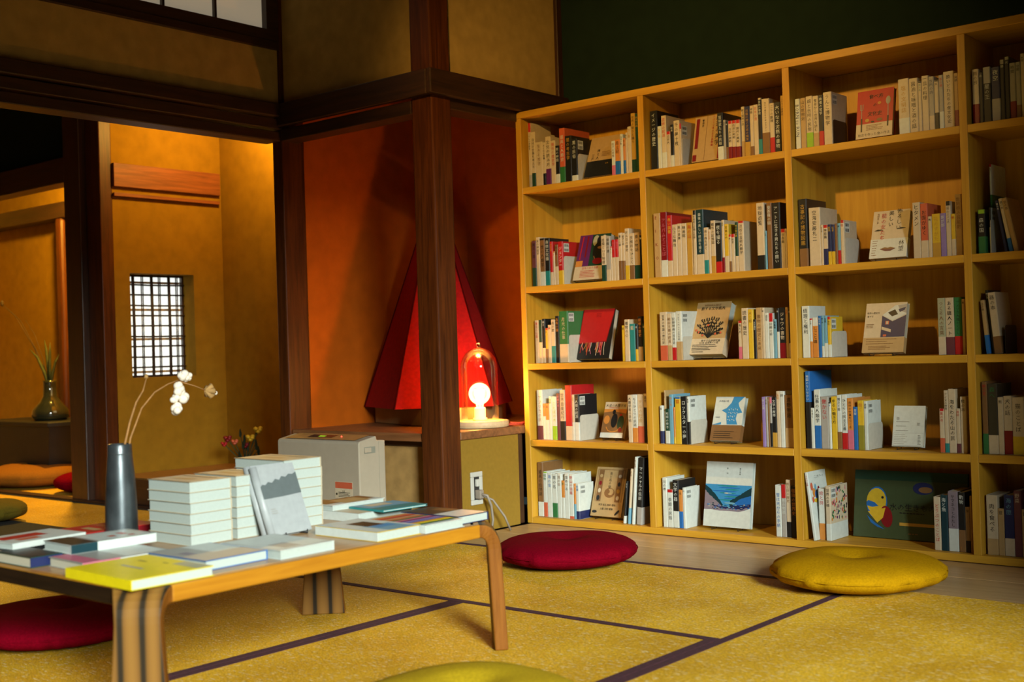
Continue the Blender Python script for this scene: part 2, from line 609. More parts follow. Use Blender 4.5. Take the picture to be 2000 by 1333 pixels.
timber(22, -6.185, -4.62, 3.70, 3.76, .012, .149, dark_wx, .004)              # edge of the raised alcove floor
struct(MB().box(-6.185, -4.62, 3.76, 4.55, .05, .149).build('floor_tokonoma', wood('alcove_floor_wood', (.26, .11, .03), (.38, .18, .055), 0, .35)))
struct(MB().box(-9.2, -6.34, 3.80, 4.56, 2.3, 2.34).build('ceiling_niche', dark_wx))

# lattice window of bamboo strips
w1 = struct(MB().box(-6.322, -6.30, 3.90, 4.335, .70, .712).box(-6.322, -6.30, 3.90, 4.335, 1.296, 1.308).box(-6.322, -6.30, 3.90, 3.912, .712, 1.296).box(-6.322, -6.30, 4.323, 4.335, .712, 1.296).build('window_1', dark_w))
pane = emit('daylit_window_paper', (.93, 1.0, .93), 1.05)
MB().box(-6.329, -6.324, 3.905, 4.33, .705, 1.303).build('paper_pane', pane, w1)
reed = mat('bamboo_reed', (.05, .03, .015), .6, .3, 50)
for zz in (1.262, 1.10, .925, .73):                    # pale rails of the screen behind the lattice
    MB().box(-6.3235, -6.3225, 3.912, 4.323, zz - .006, zz + .008).build('screen_rail', mat('screen_rail_wood', (.5, .33, .16), .8), w1)
for k, y in enumerate((3.909, 3.978, 4.040, 4.103, 4.157, 4.222, 4.277)):   # uprights: stout and slender by turns
    if k % 2:
        MB().tube([(-6.285, y, .70), (-6.284, y + .002, 1.0), (-6.285, y, 1.308)], .0095, 8).build('upright_reed', reed, w1, True)
    else:
        MB().tube([(-6.288, y - .006, .70), (-6.288, y - .004, 1.308)], .0035, 6).build('upright_reed', reed, w1, True)
        MB().tube([(-6.288, y + .004, .70), (-6.288, y + .007, 1.308)], .0035, 6).build('upright_reed', reed, w1, True)
for k in range(9):
    z = .76 + k * .0612
    dz = random.uniform(-.004, .004)
    MB().tube([(-6.296, 3.90, z), (-6.296, 4.1, z + dz), (-6.296, 4.335, z + dz * .4)], .0052, 6).build('cross_reed', reed, w1, True)

# warm lamps of the next room, above its lintels
t = thing('ceiling_lamp', 'small warm ceiling lamp hidden above the lintel of the lattice window alcove', 'lamp', (-5.5, 4.2, 2.33))
MB().lathe([(0, .0), (.05, .005), (.06, .03), (.05, .06), (0, .065)], 20).build('lamp_globe', emit('lamp_globe_glow', (1, .62, .2), 6), t, True)
MB().tube([(0, 0, .06), (0, 0, .549)], .006).build('lamp_stem', dark_w, t)
light('alcove_lamp_light', 'POINT', (-5.5, 4.2, 2.27), 52, (1, .58, .10), shadow_soft_size=.06)
t = thing('ceiling_lamp', 'small warm ceiling lamp hidden behind the lintel of the far niche', 'lamp', (-7.1, 4.05, 2.12))
MB().lathe([(0, .0), (.04, .005), (.05, .03), (.04, .06), (0, .065)], 20).build('lamp_globe', MATS['lamp_globe_glow'], t, True)
MB().tube([(0, 0, .06), (0, 0, .179)], .006).build('lamp_stem', dark_w, t)
light('niche_lamp_light', 'POINT', (-7.1, 4.05, 2.05), 260, (1, .56, .06), shadow_soft_size=.05)

# added spotlight, out of view, to warm and brighten the bookcase's upper shelves
t = thing('added_spotlight', 'added small black ceiling spotlight brightening the upper shelves of the bookcase', 'lamp', (-2.45, 2.25, 2.36))
MB().tube([(0, -.06, .03), (0, .05, -.015)], [.035, .045], 20).build('lamp_head', wire, t)
MB().ball((0, .052, -.016), .022).build('light_bulb', emit('added_spot_glow', (1, .6, .2), 8), t, True)
MB().tube([(0, -.02, .03), (0, -.02, .539)], .007).build('lamp_stem', wire, t)
light('added_spot_light', 'SPOT', (-2.45, 2.33, 2.335), 165, (1, .56, .14), target=(-2.8, 4.3, 1.62), spot_size=R(82), spot_blend=1.0, shadow_soft_size=.04)

# ---- books by their spines: (shelf row, bay): x, thickness, height, depth, setback, cover, band, band height, head colour, head start, title, title colour
SHELF = {
 (1, 1): [
  (-3.5202,0.0163,0.299,0.15,0.035,'c','g',0.2,'r',0.86,'くらしの手帖学','k'),
  (-3.5027,0.0221,0.255,0.15,0.035,'c','dg',0.26,'',1,'自分の仕事を考える','k'),
  (-3.4796,0.0417,0.204,0.13636426135018437,0.035,'c','',0,'',1,'生きる哲学','br'),
  (-3.4372,0.0164,0.198,0.13253266335679606,0.035,'c','k',0.29,'',1,'おとなの教養','k'),
  (-3.4196,0.0292,0.222,0.1490581178307471,0.035,'c','p',0.34,'',1,'文化の読み方','k'),
  (-3.3898,0.0256,0.2,0.13370446293245952,0.035,'c','',0,'',1,'贈与の歴史学','r'),
  (-3.3637,0.0232,0.174,0.11637045168190627,0.035,'k','w',0.26,'',1,'夜の神話','w'),
  (-3.3392,0.0299,0.249,0.19,0.035,'ro','gr',0.3,'',1,'道具と人類史','w'),
  (-3.3086,0.0356,0.21,0.14094028519527366,0.035,'k','',0,'',1,'闇の考古学','gd'),
  (-3.2725,0.0314,0.192,0.1285665168287399,0.035,'k','w',0.15,'',1,'黒の民俗','w'),
  ('E',-3.2405,0.105,0.125,'plate'),
  ('disp',),
  (-3.0535,0.0181,0.153,0.105,0.035,'w','pk',0.31,'',1,'旅する思想','br'),
  (-3.0346,0.0265,0.157,0.105,0.035,'o','b',0.4,'',1,'風土記','k'),
  (-3.0069,0.0139,0.177,0.11851904814704554,0.035,'w','',0,'',1,'日本の色','k'),
  (-2.9924,0.0128,0.158,0.10614150157737083,0.035,'o','b',0.39,'',1,'海の道','k'),
  (-2.9786,0.0102,0.18,0.12049552023956742,0.035,'c','',0,'',1,'森の声','k'),
  (-2.9672,0.0185,0.204,0.13674323909619707,0.035,'c','',0,'',1,'古い暦','gd'),
  (-2.9478,0.0212,0.258,0.15,0.035,'gd','dg',0.23,'',1,'世界の祭りと踊り','k'),
  (-2.9259,0.0168,0.253,0.15,0.035,'dg','',0,'',1,'神々の森','gd'),
 ],
 (1, 2): [
  (-2.8496,0.0361,0.252,0.17,0.035,'k','',0,'',1,'イメージの歴史','w'),
  (-2.8129,0.0182,0.183,0.12277125811029437,0.035,'w','',0,'w',0.96,'食と器','y'),
  (-2.7932,0.0234,0.225,0.15,0.035,'c','w',0.31,'',1,'芸術の起源','r'),
  (-2.7692,0.0183,0.155,0.105,0.035,'c','',0,'r',0.92,'日本人','k'),
  (-2.7497,0.016,0.181,0.1211236384194129,0.035,'k','w',0.29,'',1,'都市','w'),
  (-2.7327,0.0279,0.195,0.13071998125802198,0.035,'c','',0,'',1,'千の夢十夜','k'),
  (-2.7042,0.0074,0.18,0.1203834737688201,0.035,'c','',0,'r',0.87,'美','r'),
  ('E',-2.6961,0.115,0.12,'plate'),
  ('disp',),
  (-2.5234,0.0261,0.196,0.17,0.035,'k','w',0.3,'',1,'芸術家たちの挑戦','w'),
  (-2.4967,0.0106,0.164,0.10959929314796722,0.035,'g','',0,'',1,'抽象','k'),
  (-2.4855,0.0106,0.156,0.105,0.035,'k','br',0.34,'',1,'線','w'),
  (-2.4742,0.017,0.157,0.105,0.035,'c','dr',0.33,'r',0.92,'日本の美術','k'),
  (-2.4566,0.0169,0.156,0.105,0.035,'c','dr',0.32,'r',0.92,'西洋の美術','k'),
  (-2.439,0.0185,0.156,0.105,0.035,'c','dr',0.31,'r',0.91,'現代の美術','k'),
  (-2.4199,0.0161,0.207,0.1385616557776439,0.047,'c','tn',0.33,'',1,'眼と精神の旅','k'),
  (-2.3981,0.0228,0.203,0.13631714053536045,0.035,'nb','gd',0.3,'',1,'日陰に跨ぐ文楽の幽霊','gd'),
  (-2.3745,0.0162,0.203,0.1362943318823446,0.035,'c','br',0.2,'',1,'木版','k'),
  (-2.3577,0.0198,0.204,0.1364125693174553,0.035,'c','',0,'',1,'日々の泡','r'),
  (-2.3373,0.0162,0.228,0.15,0.035,'k','t',0.28,'c',0.97,'身体の零度','w'),
  (-2.3205,0.033,0.221,0.14813930033436487,0.035,'c','br',0.39,'',1,'なりす者たちのギャラリー','k'),
  (-2.2868,0.0199,0.199,0.13315602832709073,0.035,'c','r',0.32,'',1,'二つの旋律','k'),
  (-2.2662,0.0269,0.199,0.13366319943483282,0.035,'k','',0,'',1,'大いなる沈黙の書物','w'),
  (-2.2382,0.0142,0.222,0.14850528733496443,0.035,'gd','',0,'',1,'しぐさの世界史','k'),
 ],
 (1, 3): [
  (-2.176, 0.02, 0.198, 0.13267411456847125, 0.035, 'w', 'w', 0.17, '', 1, 'BORN to RUN', 'nb'),
  (-2.1545,0.0226,0.198,0.1325158031615384,0.035,'tn','',0,'',1,'山の思想史','k'),
  (-2.1307,0.0278,0.201,0.13448405974230468,0.035,'c','lg',0.3,'',1,'畑と台所の民俗','k'),
  (-2.1022,0.0234,0.198,0.13287556417606092,0.035,'c','tn',0.28,'',1,'食卓から世界を読む','k'),
  (-2.0781,0.0191,0.198,0.13290050931775924,0.035,'k','r',0.3,'',1,'肉食の哲学','w'),
  (-2.0582,0.0336,0.205,0.13705068929989161,0.035,'c','',0,'',1,'うんこ博物学','k'),
  ('E',-2.0241,0.12,0.1,'k'),
  ('disp',),
  (-1.7626,0.0401,0.205,0.13750092468582426,0.035,'c','w',0.3,'',1,'塩の文明誌','gd'),
  (-1.7218,0.0325,0.201,0.13445973971924044,0.035,'c','',0,'',1,'醤油と味噌と酒の話','k'),
  (-1.6887,0.0129,0.187,0.1251484827579757,0.035,'c','',0,'k',0.96,'豆の本','t'),
  (-1.6749,0.0246,0.203,0.13629691938756788,0.035,'c','',0,'',1,'一皿の料理','k'),
  (-1.6496,0.0195,0.196,0.1315021284429007,0.035,'g','c',0.28,'',1,'台所の詩','nb'),
  (-1.6296,0.0159,0.18,0.12058892942883176,0.035,'c','k',0.35,'k',0.97,'米','k'),
  (-1.6128,0.0159,0.195,0.13083403629618448,0.035,'g','w',0.33,'',1,'茶の湯','r'),
  (-1.596,0.0371,0.204,0.13649968698314097,0.035,'c','',0,'',1,'酔いどれたちの食文化史','k'),
  (-1.5582,0.0157,0.193,0.129018312965374,0.035,'tn','dr',0.32,'',1,'発酵','k'),
 ],
 (2, 1): [
  (-3.5187,0.0253,0.21,0.1408871248169289,0.035,'pu','dg',0.41,'',1,'魔女の暦','k'),
  (-3.4924,0.0209,0.225,0.15,0.035,'c','',0,'',1,'女の神話学','k'),
  (-3.471,0.0292,0.218,0.14599352057511847,0.035,'br','w',0.3,'k',0.96,'性の人類学','k'),
  (-3.4411,0.027,0.217,0.14554685858456248,0.035,'k','t',0.31,'',1,'身体文化論','w'),
  (-3.4135,0.0168,0.199,0.13320208120764232,0.035,'r','c',0.3,'',1,'恋愛論','o'),
  (-3.396,0.0103,0.153,0.105,0.035,'c','',0,'o',0.95,'愛','r'),
  (-3.3845,0.0183,0.183,0.12271884314363617,0.035,'br','c',0.46,'',1,'母の国','k'),
  (-3.3656,0.0268,0.195,0.1303354744277958,0.035,'r','y',0.33,'',1,'ジェンダー','w'),
  ('E',-3.3383,0.11,0.13,'plate'),
  ('disp',),
  (-3.1249,0.025,0.201,0.13445277580816714,0.035,'c','dg',0.36,'',1,'結婚という制度','k'),
  (-3.0993,0.0229,0.197,0.13200569300265608,0.035,'g','c',0.26,'',1,'家族の謎','k'),
  (-3.0758,0.0071,0.151,0.105,0.035,'c','',0,'r',0.96,'家','k'),
  (-3.0681,0.0178,0.179,0.11976094300760314,0.035,'r','c',0.57,'',1,'女たち','pk'),
  (-3.0496,0.0164,0.179,0.1198426411749577,0.035,'r','c',0.57,'',1,'男たち','pk'),
  (-3.0326,0.0177,0.206,0.13794920318991208,0.035,'c','br',0.41,'',1,'暮しの図','k'),
  (-3.0143,0.0155,0.204,0.13695733678646246,0.035,'c','br',0.41,'',1,'遊びの図','k'),
  (-2.9982,0.0219,0.222,0.148517482477687,0.035,'c','y',0.28,'',1,'おんなの歴史','k'),
  (-2.9757,0.0256,0.199,0.1334353762972515,0.035,'c','br',0.31,'',1,'民族誌をひらく','k'),
  (-2.9494,0.0265,0.2,0.1339700700674423,0.035,'tn','dg',0.3,'',1,'東の物語','k'),
  (-2.9223,0.0142,0.187,0.1254551005411377,0.035,'k','',0,'',1,'影','w'),
 ],
 (2, 2): [
  (-2.8471,0.033,0.272,0.19,0.035,'tn','',0,'',1,'EIKO','dr'),
  (-2.8135,0.0321,0.274,0.2,0.035,'dr','w',0.26,'',1,'アルバムとことば','pk'),
  (-2.7808,0.0239,0.258,0.15,0.035,'r','c',0.26,'r',0.97,'赤い図鑑','y'),
  (-2.7563,0.024,0.217,0.14569747505459024,0.035,'c','',0,'',1,'小さな舞台','k'),
  (-2.7316,0.0212,0.219,0.14641845710347204,0.035,'c','c',0.25,'',1,'黒い音楽','k'),
  (-2.7098,0.0237,0.218,0.14608966487459565,0.035,'c','c',0.23,'',1,'映画館','k'),
  (-2.6854,0.0272,0.219,0.146635247260976,0.035,'gd','',0,'',1,'海の山','r'),
  (-2.6548,0.0152,0.267,0.17,0.035,'c','c',0.32,'k',0.93,'写真術と記憶の系譜','k'),
  (-2.639,0.035,0.268,0.2,0.035,'dt','c',0.31,'',1,'最後の美しい絵画を撮る','w'),
  (-2.6034,0.0199,0.191,0.12816914033547638,0.035,'c','t',0.3,'',1,'音の森を歩く','k'),
  (-2.5829,0.0119,0.182,0.1218893660250569,0.035,'c','',0,'',1,'風の言葉','o'),
  (-2.5704,0.021,0.217,0.1450953367102774,0.035,'c','gd',0.33,'',1,'都市の記憶図','k'),
  (-2.5488,0.0286,0.205,0.13721302753387413,0.035,'k','r',0.23,'',1,'夜を撮る','w'),
  (-2.5194,0.0118,0.215,0.14428408644917556,0.035,'c','dr',0.29,'',1,'光学','gr'),
  (-2.507,0.0193,0.197,0.13182336862422353,0.035,'y','c',0.34,'',1,'写真の力','k'),
  (-2.4871,0.0103,0.153,0.105,0.035,'c','br',0.29,'r',0.94,'絵','k'),
  (-2.4761,0.0159,0.154,0.105,0.035,'c','',0,'r',0.91,'民芸','k'),
  (-2.4587,0.0144,0.2,0.1342242893055072,0.035,'dg','c',0.32,'',1,'木の国の民','y'),
  (-2.4436,0.0255,0.203,0.17,0.035,'c','c',0.31,'r',0.96,'渋谷の芸術人類学','k'),
  ('gap',),
  (-2.3593,0.0334,0.267,0.15,0.035,'c','k',0.22,'',1,'地獄遊覧','k'),
  (-2.3253,0.0086,0.154,0.105,0.035,'lb','',0,'',1,'水鏡','k'),
  (-2.3141,0.0219,0.263,0.15,0.035,'br','br',0.05,'',1,'曼荼羅の図','w'),
  (-2.2915,0.0361,0.261,0.15,0.035,'k','',0,'',1,'アートに生きる男たちの闘い','w'),
  (-2.2549,0.0191,0.155,0.105,0.035,'c','',0,'r',0.91,'日本画','k'),
  (-2.2351,0.0064,0.155,0.105,0.035,'c','',0,'',1,'絵師','k'),
 ],
 (2, 3): [
  (-2.176,0.0345,0.263,0.17,0.035,'k','br',0.27,'',1,'古事記の博物図鑑','gd'),
  (-2.1337,0.0472,0.225,0.15,0.035,'c','',0,'',1,'空海安藤礼二','k'),
  (-2.0859,0.0097,0.156,0.105,0.035,'c','',0,'',1,'仏の道','k'),
  (-2.0756,0.0183,0.154,0.105,0.035,'c','nb',0.41,'r',0.93,'神話論','k'),
  (-2.0567,0.0137,0.155,0.105,0.035,'nb','y',0.33,'',1,'能面','y'),
  (-2.0423,0.0133,0.153,0.105,0.035,'nb','y',0.33,'',1,'狂言','y'),
  (-2.0285,0.0107,0.156,0.105,0.035,'br','',0,'',1,'幻','o'),
  (-2.0172,0.0117,0.156,0.105,0.035,'lb','r',0.34,'',1,'夢','k'),
  (-2.0049,0.0145,0.167,0.11205706908339566,0.035,'c','',0,'r',0.93,'怪','r'),
  ('E',-1.9898,0.12,0.1,'plate'),
  ('disp',),
  (-1.7242,0.0284,0.204,0.1368098358456519,0.035,'c','',0,'',1,'ヒタメン','k'),
  (-1.6952,0.0264,0.198,0.13272345067053076,0.035,'ro','c',0.32,'',1,'お面がゆく','k'),
  (-1.6682,0.0138,0.149,0.105,0.035,'c','',0,'',1,'舞','k'),
  (-1.6536,0.0295,0.156,0.105,0.035,'y','gd',0.33,'',1,'花のすがた','gd'),
  (-1.6235,0.02,0.156,0.105,0.035,'mv','',0,'',1,'紫式部','w'),
  (-1.6028,0.0175,0.197,0.13220463380150832,0.035,'c','',0,'k',0.92,'芸のこころ','k'),
  (-1.5847,0.0151,0.15,0.105,0.035,'y','c',0.4,'',1,'能','r'),
  (-1.5688,0.0232,0.218,0.1461074852758624,0.035,'tn','',0,'',1,'世阿弥の芸能史','br'),
 ],
 (3, 1): [
  (-3.5144,0.0211,0.197,0.13216387431938467,0.035,'c','',0,'',1,'魔法の仕事','r'),
  (-3.4928,0.0198,0.198,0.13263781799663502,0.035,'c','',0,'dg',0.48,'色','k'),
  (-3.4723,0.0181,0.202,0.13518081419852548,0.035,'k','c',0.34,'',1,'織る','w'),
  (-3.4536,0.0141,0.159,0.1062827458914651,0.035,'y','br',0.4,'r',0.94,'糸','k'),
  (-3.4385,0.0187,0.173,0.1160181917634574,0.035,'c','',0,'',1,'染','r'),
  (-3.4192,0.023,0.197,0.13169679669105888,0.035,'c','t',0.39,'',1,'布の旅','k'),
  (-3.3953,0.0224,0.212,0.17,0.035,'k','',0,'',1,'古布の図','o'),
  (-3.3723,0.0492,0.232,0.2,0.035,'gr','c',0.36,'',1,'月光の仕事','c'),
  ('E',-3.3225,0.14,0.125,'plate'),
  ('disp',),
  (-3.0322,0.017,0.156,0.105,0.04,'y','',0,'',1,'紐','k'),
  (-3.0142,0.0245,0.181,0.12104794539236766,0.035,'c','c',0.32,'',1,'着物の心','k'),
  (-2.9873,0.0278,0.161,0.10781762931457256,0.035,'t','',0,'',1,'藍','c'),
  (-2.9589,0.0132,0.159,0.10634872039982024,0.035,'k','y',0.32,'',1,'縫','w'),
  (-2.9444,0.0227,0.192,0.1287971057712996,0.035,'k','tn',0.32,'',1,'模様の歴史','o'),
  (-2.9211,0.0149,0.16,0.10730563311280239,0.035,'dg','',0,'',1,'森','c'),
 ],
 (3, 2): [
  (-2.8317,0.0359,0.205,0.13747067162675516,0.035,'c','ro',0.31,'',1,'世界の地図と旅行記','k'),
  (-2.7952,0.0222,0.197,0.1322886988734009,0.035,'c','tn',0.32,'',1,'戦前主義の終焉','br'),
  (-2.7724,0.0203,0.2,0.13385107854494022,0.035,'w','r',0.27,'',1,'記録映画の百年史','k'),
  (-2.7515,0.0278,0.205,0.137434257514999,0.035,'w','tn',0.38,'',1,'アルファベットの文化史','k'),
  ('E',-2.7231,0.12,0.1,'plate'),
  ('disp',),
  (-2.4601,0.0186,0.154,0.105,0.04,'c','pk',0.32,'r',0.94,'本と人','k'),
  (-2.4408,0.0292,0.204,0.13659290318203454,0.035,'c','',0,'',1,'読書の歴史','k'),
  (-2.411,0.0217,0.198,0.13272147368389872,0.035,'y','y',0.4,'',1,'木と紙','br'),
  (-2.3887,0.0124,0.157,0.10551029038435755,0.035,'k','',0,'',1,'文字講話','w'),
  (-2.3757,0.0258,0.203,0.13569988869770414,0.035,'tn','',0,'',1,'書物の歴史と未来','br'),
  (-2.3492,0.0113,0.202,0.1351189619195941,0.035,'c','',0,'',1,'紙','k'),
  (-2.3373,0.0177,0.181,0.12140136796596981,0.035,'w','',0,'',1,'活字','k'),
  (-2.3191,0.0186,0.179,0.11985829808696408,0.035,'w','',0,'r',0.81,'印刷の話','k'),
  (-2.2999,0.0144,0.154,0.105,0.035,'lb','',0,'',1,'図書館','k'),
  (-2.2849,0.0109,0.197,0.13221916684577836,0.035,'k','w',0.53,'',1,'頁','w'),
  (-2.2734,0.026,0.199,0.13359062732222682,0.035,'k','dr',0.3,'',1,'ジャワの書物','c'),
  (-2.2468,0.0126,0.199,0.13299774918356996,0.035,'tn','',0,'',1,'手紙','r'),
  (-2.2336,0.0108,0.193,0.1295907726982104,0.035,'k','c',0.3,'',1,'墨','w'),
 ],
 (3, 3): [
  (-2.176,0.0315,0.2,0.14,0.035,'w','',0,'',1,'経理と権利','k'),
  (-2.1439,0.0101,0.151,0.105,0.035,'w','o',0.41,'r',0.96,'お金','k'),
  (-2.1331,0.0236,0.154,0.105,0.035,'o','',0,'w',0.79,'しごと論','k'),
  (-2.1089,0.0129,0.16,0.10750194165158919,0.035,'b','',0,'',1,'空の色','w'),
  (-2.0954,0.0101,0.16,0.1071545778132696,0.035,'lb','w',0.27,'',1,'青い本','nb'),
  (-2.0848,0.0134,0.159,0.10680319401007234,0.035,'lb','w',0.34,'',1,'言葉','k'),
  (-2.0707,0.0133,0.155,0.105,0.035,'y','w',0.31,'r',0.93,'会社','k'),
  ('E',-2.0568,0.13,0.1,'plate'),
  ('disp',),
  (-1.6438,0.027,0.204,0.13652238291075064,0.035,'pg','c',0.32,'',1,'つくる人の言葉','br'),
  (-1.6161,0.0308,0.204,0.1366235998429761,0.035,'c','pu',0.31,'',1,'ある職人ノート','k'),
  (-1.5847,0.0272,0.204,0.13674073212911067,0.035,'gr','r',0.32,'',1,'アメリカ大陸のくらし','k'),
  (-1.5569,0.0107,0.197,0.13166832026568207,0.035,'tn','',0,'',1,'暮','k'),
 ],
 (4, 1): [
  (-3.516,0.0328,0.227,0.15,0.035,'w','pu',0.28,'',1,'アフリカの民','br'),
  (-3.4826,0.0157,0.165,0.11032619862740868,0.035,'o','w',0.65,'',1,'音','r'),
  (-3.4662,0.0189,0.165,0.11040022285442133,0.035,'o','w',0.55,'',1,'歌','k'),
  (-3.4461,0.0168,0.198,0.1328182595633621,0.035,'w','w',0.32,'',1,'楽器','lg'),
  (-3.4287,0.0264,0.198,0.13284815111910062,0.035,'w','lg',0.32,'',1,'ことばの木','lg'),
  (-3.4014,0.0186,0.212,0.14197099229425858,0.035,'pu','',0,'',1,'密林の旅','pk'),
  (-3.3823,0.0295,0.228,0.15,0.035,'c','k',0.38,'',1,'世界音楽紀行','k'),
  (-3.3511,0.0365,0.248,0.17,0.035,'r','c',0.26,'',1,'民族音楽論','r'),
  (-3.314,0.0143,0.206,0.1379955275077393,0.035,'c','w',0.4,'',1,'太鼓','gd'),
  (-3.2991,0.0237,0.206,0.13801115652994328,0.035,'k','w',0.4,'',1,'人間の起源','w'),
  ('E',-3.2748,0.14,0.115,'plate'),
  ('disp',),
  (-3.0096,0.0221,0.205,0.13727175912243203,0.035,'c','',0,'',1,'人類学者の手帖','k'),
  (-2.9869,0.0271,0.206,0.1382536054967402,0.035,'w','o',0.31,'',1,'もうひとつの民話','k'),
  (-2.9592,0.0314,0.208,0.13923358255047608,0.035,'c','ro',0.34,'',1,'サルの社会','gd'),
  (-2.9272,0.0206,0.211,0.14115661991819645,0.035,'c','k',0.72,'',1,'進化','k'),
 ],
 (4, 2): [
  (-2.8457,0.0149,0.16,0.10713580844160366,0.035,'w','nb',0.33,'',1,'街','k'),
  (-2.8303,0.0064,0.224,0.15,0.047,'tn','w',0.61,'',1,'東京の路地','k'),
  (-2.819,0.0205,0.147,0.105,0.035,'dg','w',0.37,'',1,'地球の歩き','w'),
  (-2.7979,0.0188,0.207,0.13875793331674804,0.035,'lb','',0,'',1,'旅の本','o'),
  (-2.7785,0.0087,0.154,0.105,0.035,'o','y',0.18,'',1,'虹','r'),
  (-2.7692,0.0278,0.197,0.1323147015781286,0.035,'y','y',0.29,'b',0.96,'祭','r'),
  (-2.7408,0.0295,0.199,0.13343443502722208,0.035,'k','',0,'',1,'ロックスターの夢','w'),
  (-2.7107,0.0121,0.199,0.1334646289708373,0.035,'w','k',0.47,'',1,'影絵','k'),
  ('E',-2.698,0.13,0.1,'plate'),
  ('disp',),
  (-2.3619,0.0147,0.198,0.13293845162671347,0.035,'mv','',0,'',1,'星の言葉','w'),
  (-2.3465,0.0096,0.198,0.13295613131368844,0.035,'g','',0,'',1,'砂の声','k'),
  (-2.3364,0.0079,0.198,0.1329721806387343,0.035,'br','',0,'',1,'土','w'),
  (-2.3279,0.0095,0.197,0.1319680547026086,0.035,'g','k',0.48,'pk',0.88,'海','k'),
  (-2.3178,0.0196,0.197,0.13199453542458628,0.035,'k','gd',0.29,'',1,'文学の故郷','w'),
  (-2.2976,0.0156,0.221,0.14824312628405742,0.035,'c','',0,'',1,'童話','o'),
  (-2.2815,0.0187,0.221,0.14823344193147506,0.035,'w','',0,'',1,'詩','k'),
  (-2.2622,0.0381,0.206,0.13814676709957696,0.035,'br','tn',0.37,'',1,'遠野物語','k'),
 ],
 (4, 3): [
  (-2.1715,0.0196,0.298,0.19,0.035,'b','k',0.6,'',1,'地図のないせかい','w'),
  (-2.1514,0.0143,0.156,0.105,0.035,'w','',0,'',1,'やまと','k'),
  (-2.1365,0.0263,0.227,0.15,0.035,'w','b',0.39,'w',0.6,'仕事の人類学','k'),
  (-2.1096,0.0316,0.2,0.13419741048122732,0.035,'g','',0,'',1,'働かない','r'),
  (-2.0773,0.0104,0.179,0.12006375345418625,0.035,'w','',0,'k',0.97,'窓','b'),
  (-2.0664,0.0231,0.2,0.13425407090086272,0.035,'y','',0,'',1,'ゆるい働き方','k'),
  (-2.0427,0.0182,0.206,0.13780653647090155,0.035,'w','br',0.32,'',1,'貧乏と金','k'),
  (-2.0239,0.0217,0.207,0.1389966594143512,0.035,'w','r',0.3,'',1,'ひとりの民主主義','k'),
  (-2.0015,0.0232,0.194,0.16,0.035,'o','pk',0.38,'',1,'自分の仕事をつくる','k'),
  (-1.9778,0.0172,0.162,0.10877797056137513,0.035,'b','',0,'',1,'青春','w'),
  (-1.96,0.0242,0.185,0.12396887781747107,0.035,'y','ol',0.5,'',1,'働く','o'),
  (-1.9351,0.0139,0.183,0.12286846756134762,0.035,'w','',0,'',1,'退屈','k'),
  ('E',-1.9206,0.125,0.1,'plate'),
  ('disp',),
  (-1.6496,0.0171,0.158,0.10601131002734929,0.035,'c','ro',0.33,'r',0.94,'風の本','r'),
  (-1.6319,0.0148,0.223,0.1492545777557343,0.035,'c','t',0.15,'',1,'アイヌの世界','k'),
  (-1.6165,0.0265,0.228,0.15,0.035,'c','',0,'',1,'海をわたる山の民','k'),
  (-1.5894,0.014,0.159,0.10633658331966507,0.035,'c','pu',0.21,'',1,'神話','r'),
  (-1.5741,0.0213,0.201,0.1349588645585216,0.035,'c','',0,'',1,'枝の本','k'),
 ],
 (5, 1): [
  (-3.5254,0.0318,0.248,0.15,0.035,'br','w',0.27,'',1,'道具の自然誌','k'),
  (-3.493,0.0221,0.206,0.13774599400323825,0.035,'w','ro',0.32,'lg',0.97,'植物','gr'),
  (-3.4703,0.0279,0.203,0.13625448155526024,0.035,'w','w',0.38,'',1,'海の虫','b'),
  (-3.4418,0.0289,0.2,0.1337570900333608,0.035,'w','gr',0.33,'',1,'草の名','k'),
  (-3.4123,0.0238,0.202,0.1356653095545964,0.035,'w','',0,'',1,'鳥の本','br'),
  (-3.3878,0.0176,0.17,0.11416851399309351,0.035,'o','w',0.55,'',1,'茸','gr'),
  (-3.3697,0.025,0.204,0.13690871128542617,0.035,'w','',0,'',1,'虫めづる','k'),
  (-3.344,0.0242,0.202,0.13544155090596716,0.035,'w','ro',0.06,'',1,'野山の図鑑','r'),
  (-3.3193,0.0121,0.159,0.10632356477655829,0.035,'o','lb',0.43,'',1,'土','w'),
  (-3.3066,0.0187,0.161,0.10798620198353252,0.035,'w','nb',0.23,'',1,'粘菌','b'),
  ('disp',),
 ],
 (5, 2): [
  (-2.8445,0.0225,0.208,0.1391591600957634,0.035,'w','',0,'',1,'川の本','k'),
  (-2.8214,0.0272,0.16,0.10734386476284191,0.035,'w','',0,'r',0.92,'季節の民俗','k'),
  (-2.7936,0.0286,0.2,0.13429654645481637,0.035,'k','w',0.35,'',1,'文学の器','w'),
  (-2.7644,0.0182,0.16,0.10699756678933532,0.035,'o','b',0.44,'',1,'水','k'),
  (-2.7455,0.0139,0.17,0.1140904225208794,0.035,'w','',0,'',1,'山','k'),
  ('disp',),
  (-2.3152,0.0246,0.203,0.1361161204577453,0.035,'w','',0,'',1,'雪は天からの手紙','b'),
  (-2.29,0.0211,0.207,0.1388811655198665,0.035,'g','',0,'r',0.74,'冬の物語','w'),
  (-2.2683,0.0189,0.226,0.15,0.035,'c','k',0.27,'',1,'熊と狩の歴史','br'),
  (-2.2487,0.0253,0.202,0.13526545920397745,0.035,'k','',0,'',1,'珈琲の世界史','o'),
 ],
 (5, 3): [
  ('lean',),
  (-2.1358,0.0263,0.198,0.1323380467529414,0.045,'w','o',0.32,'',1,'絵と詩','r'),
  (-2.102,0.0203,0.209,0.15,0.035,'c','w',0.31,'',1,'世界の文様','k'),
  ('disp',),
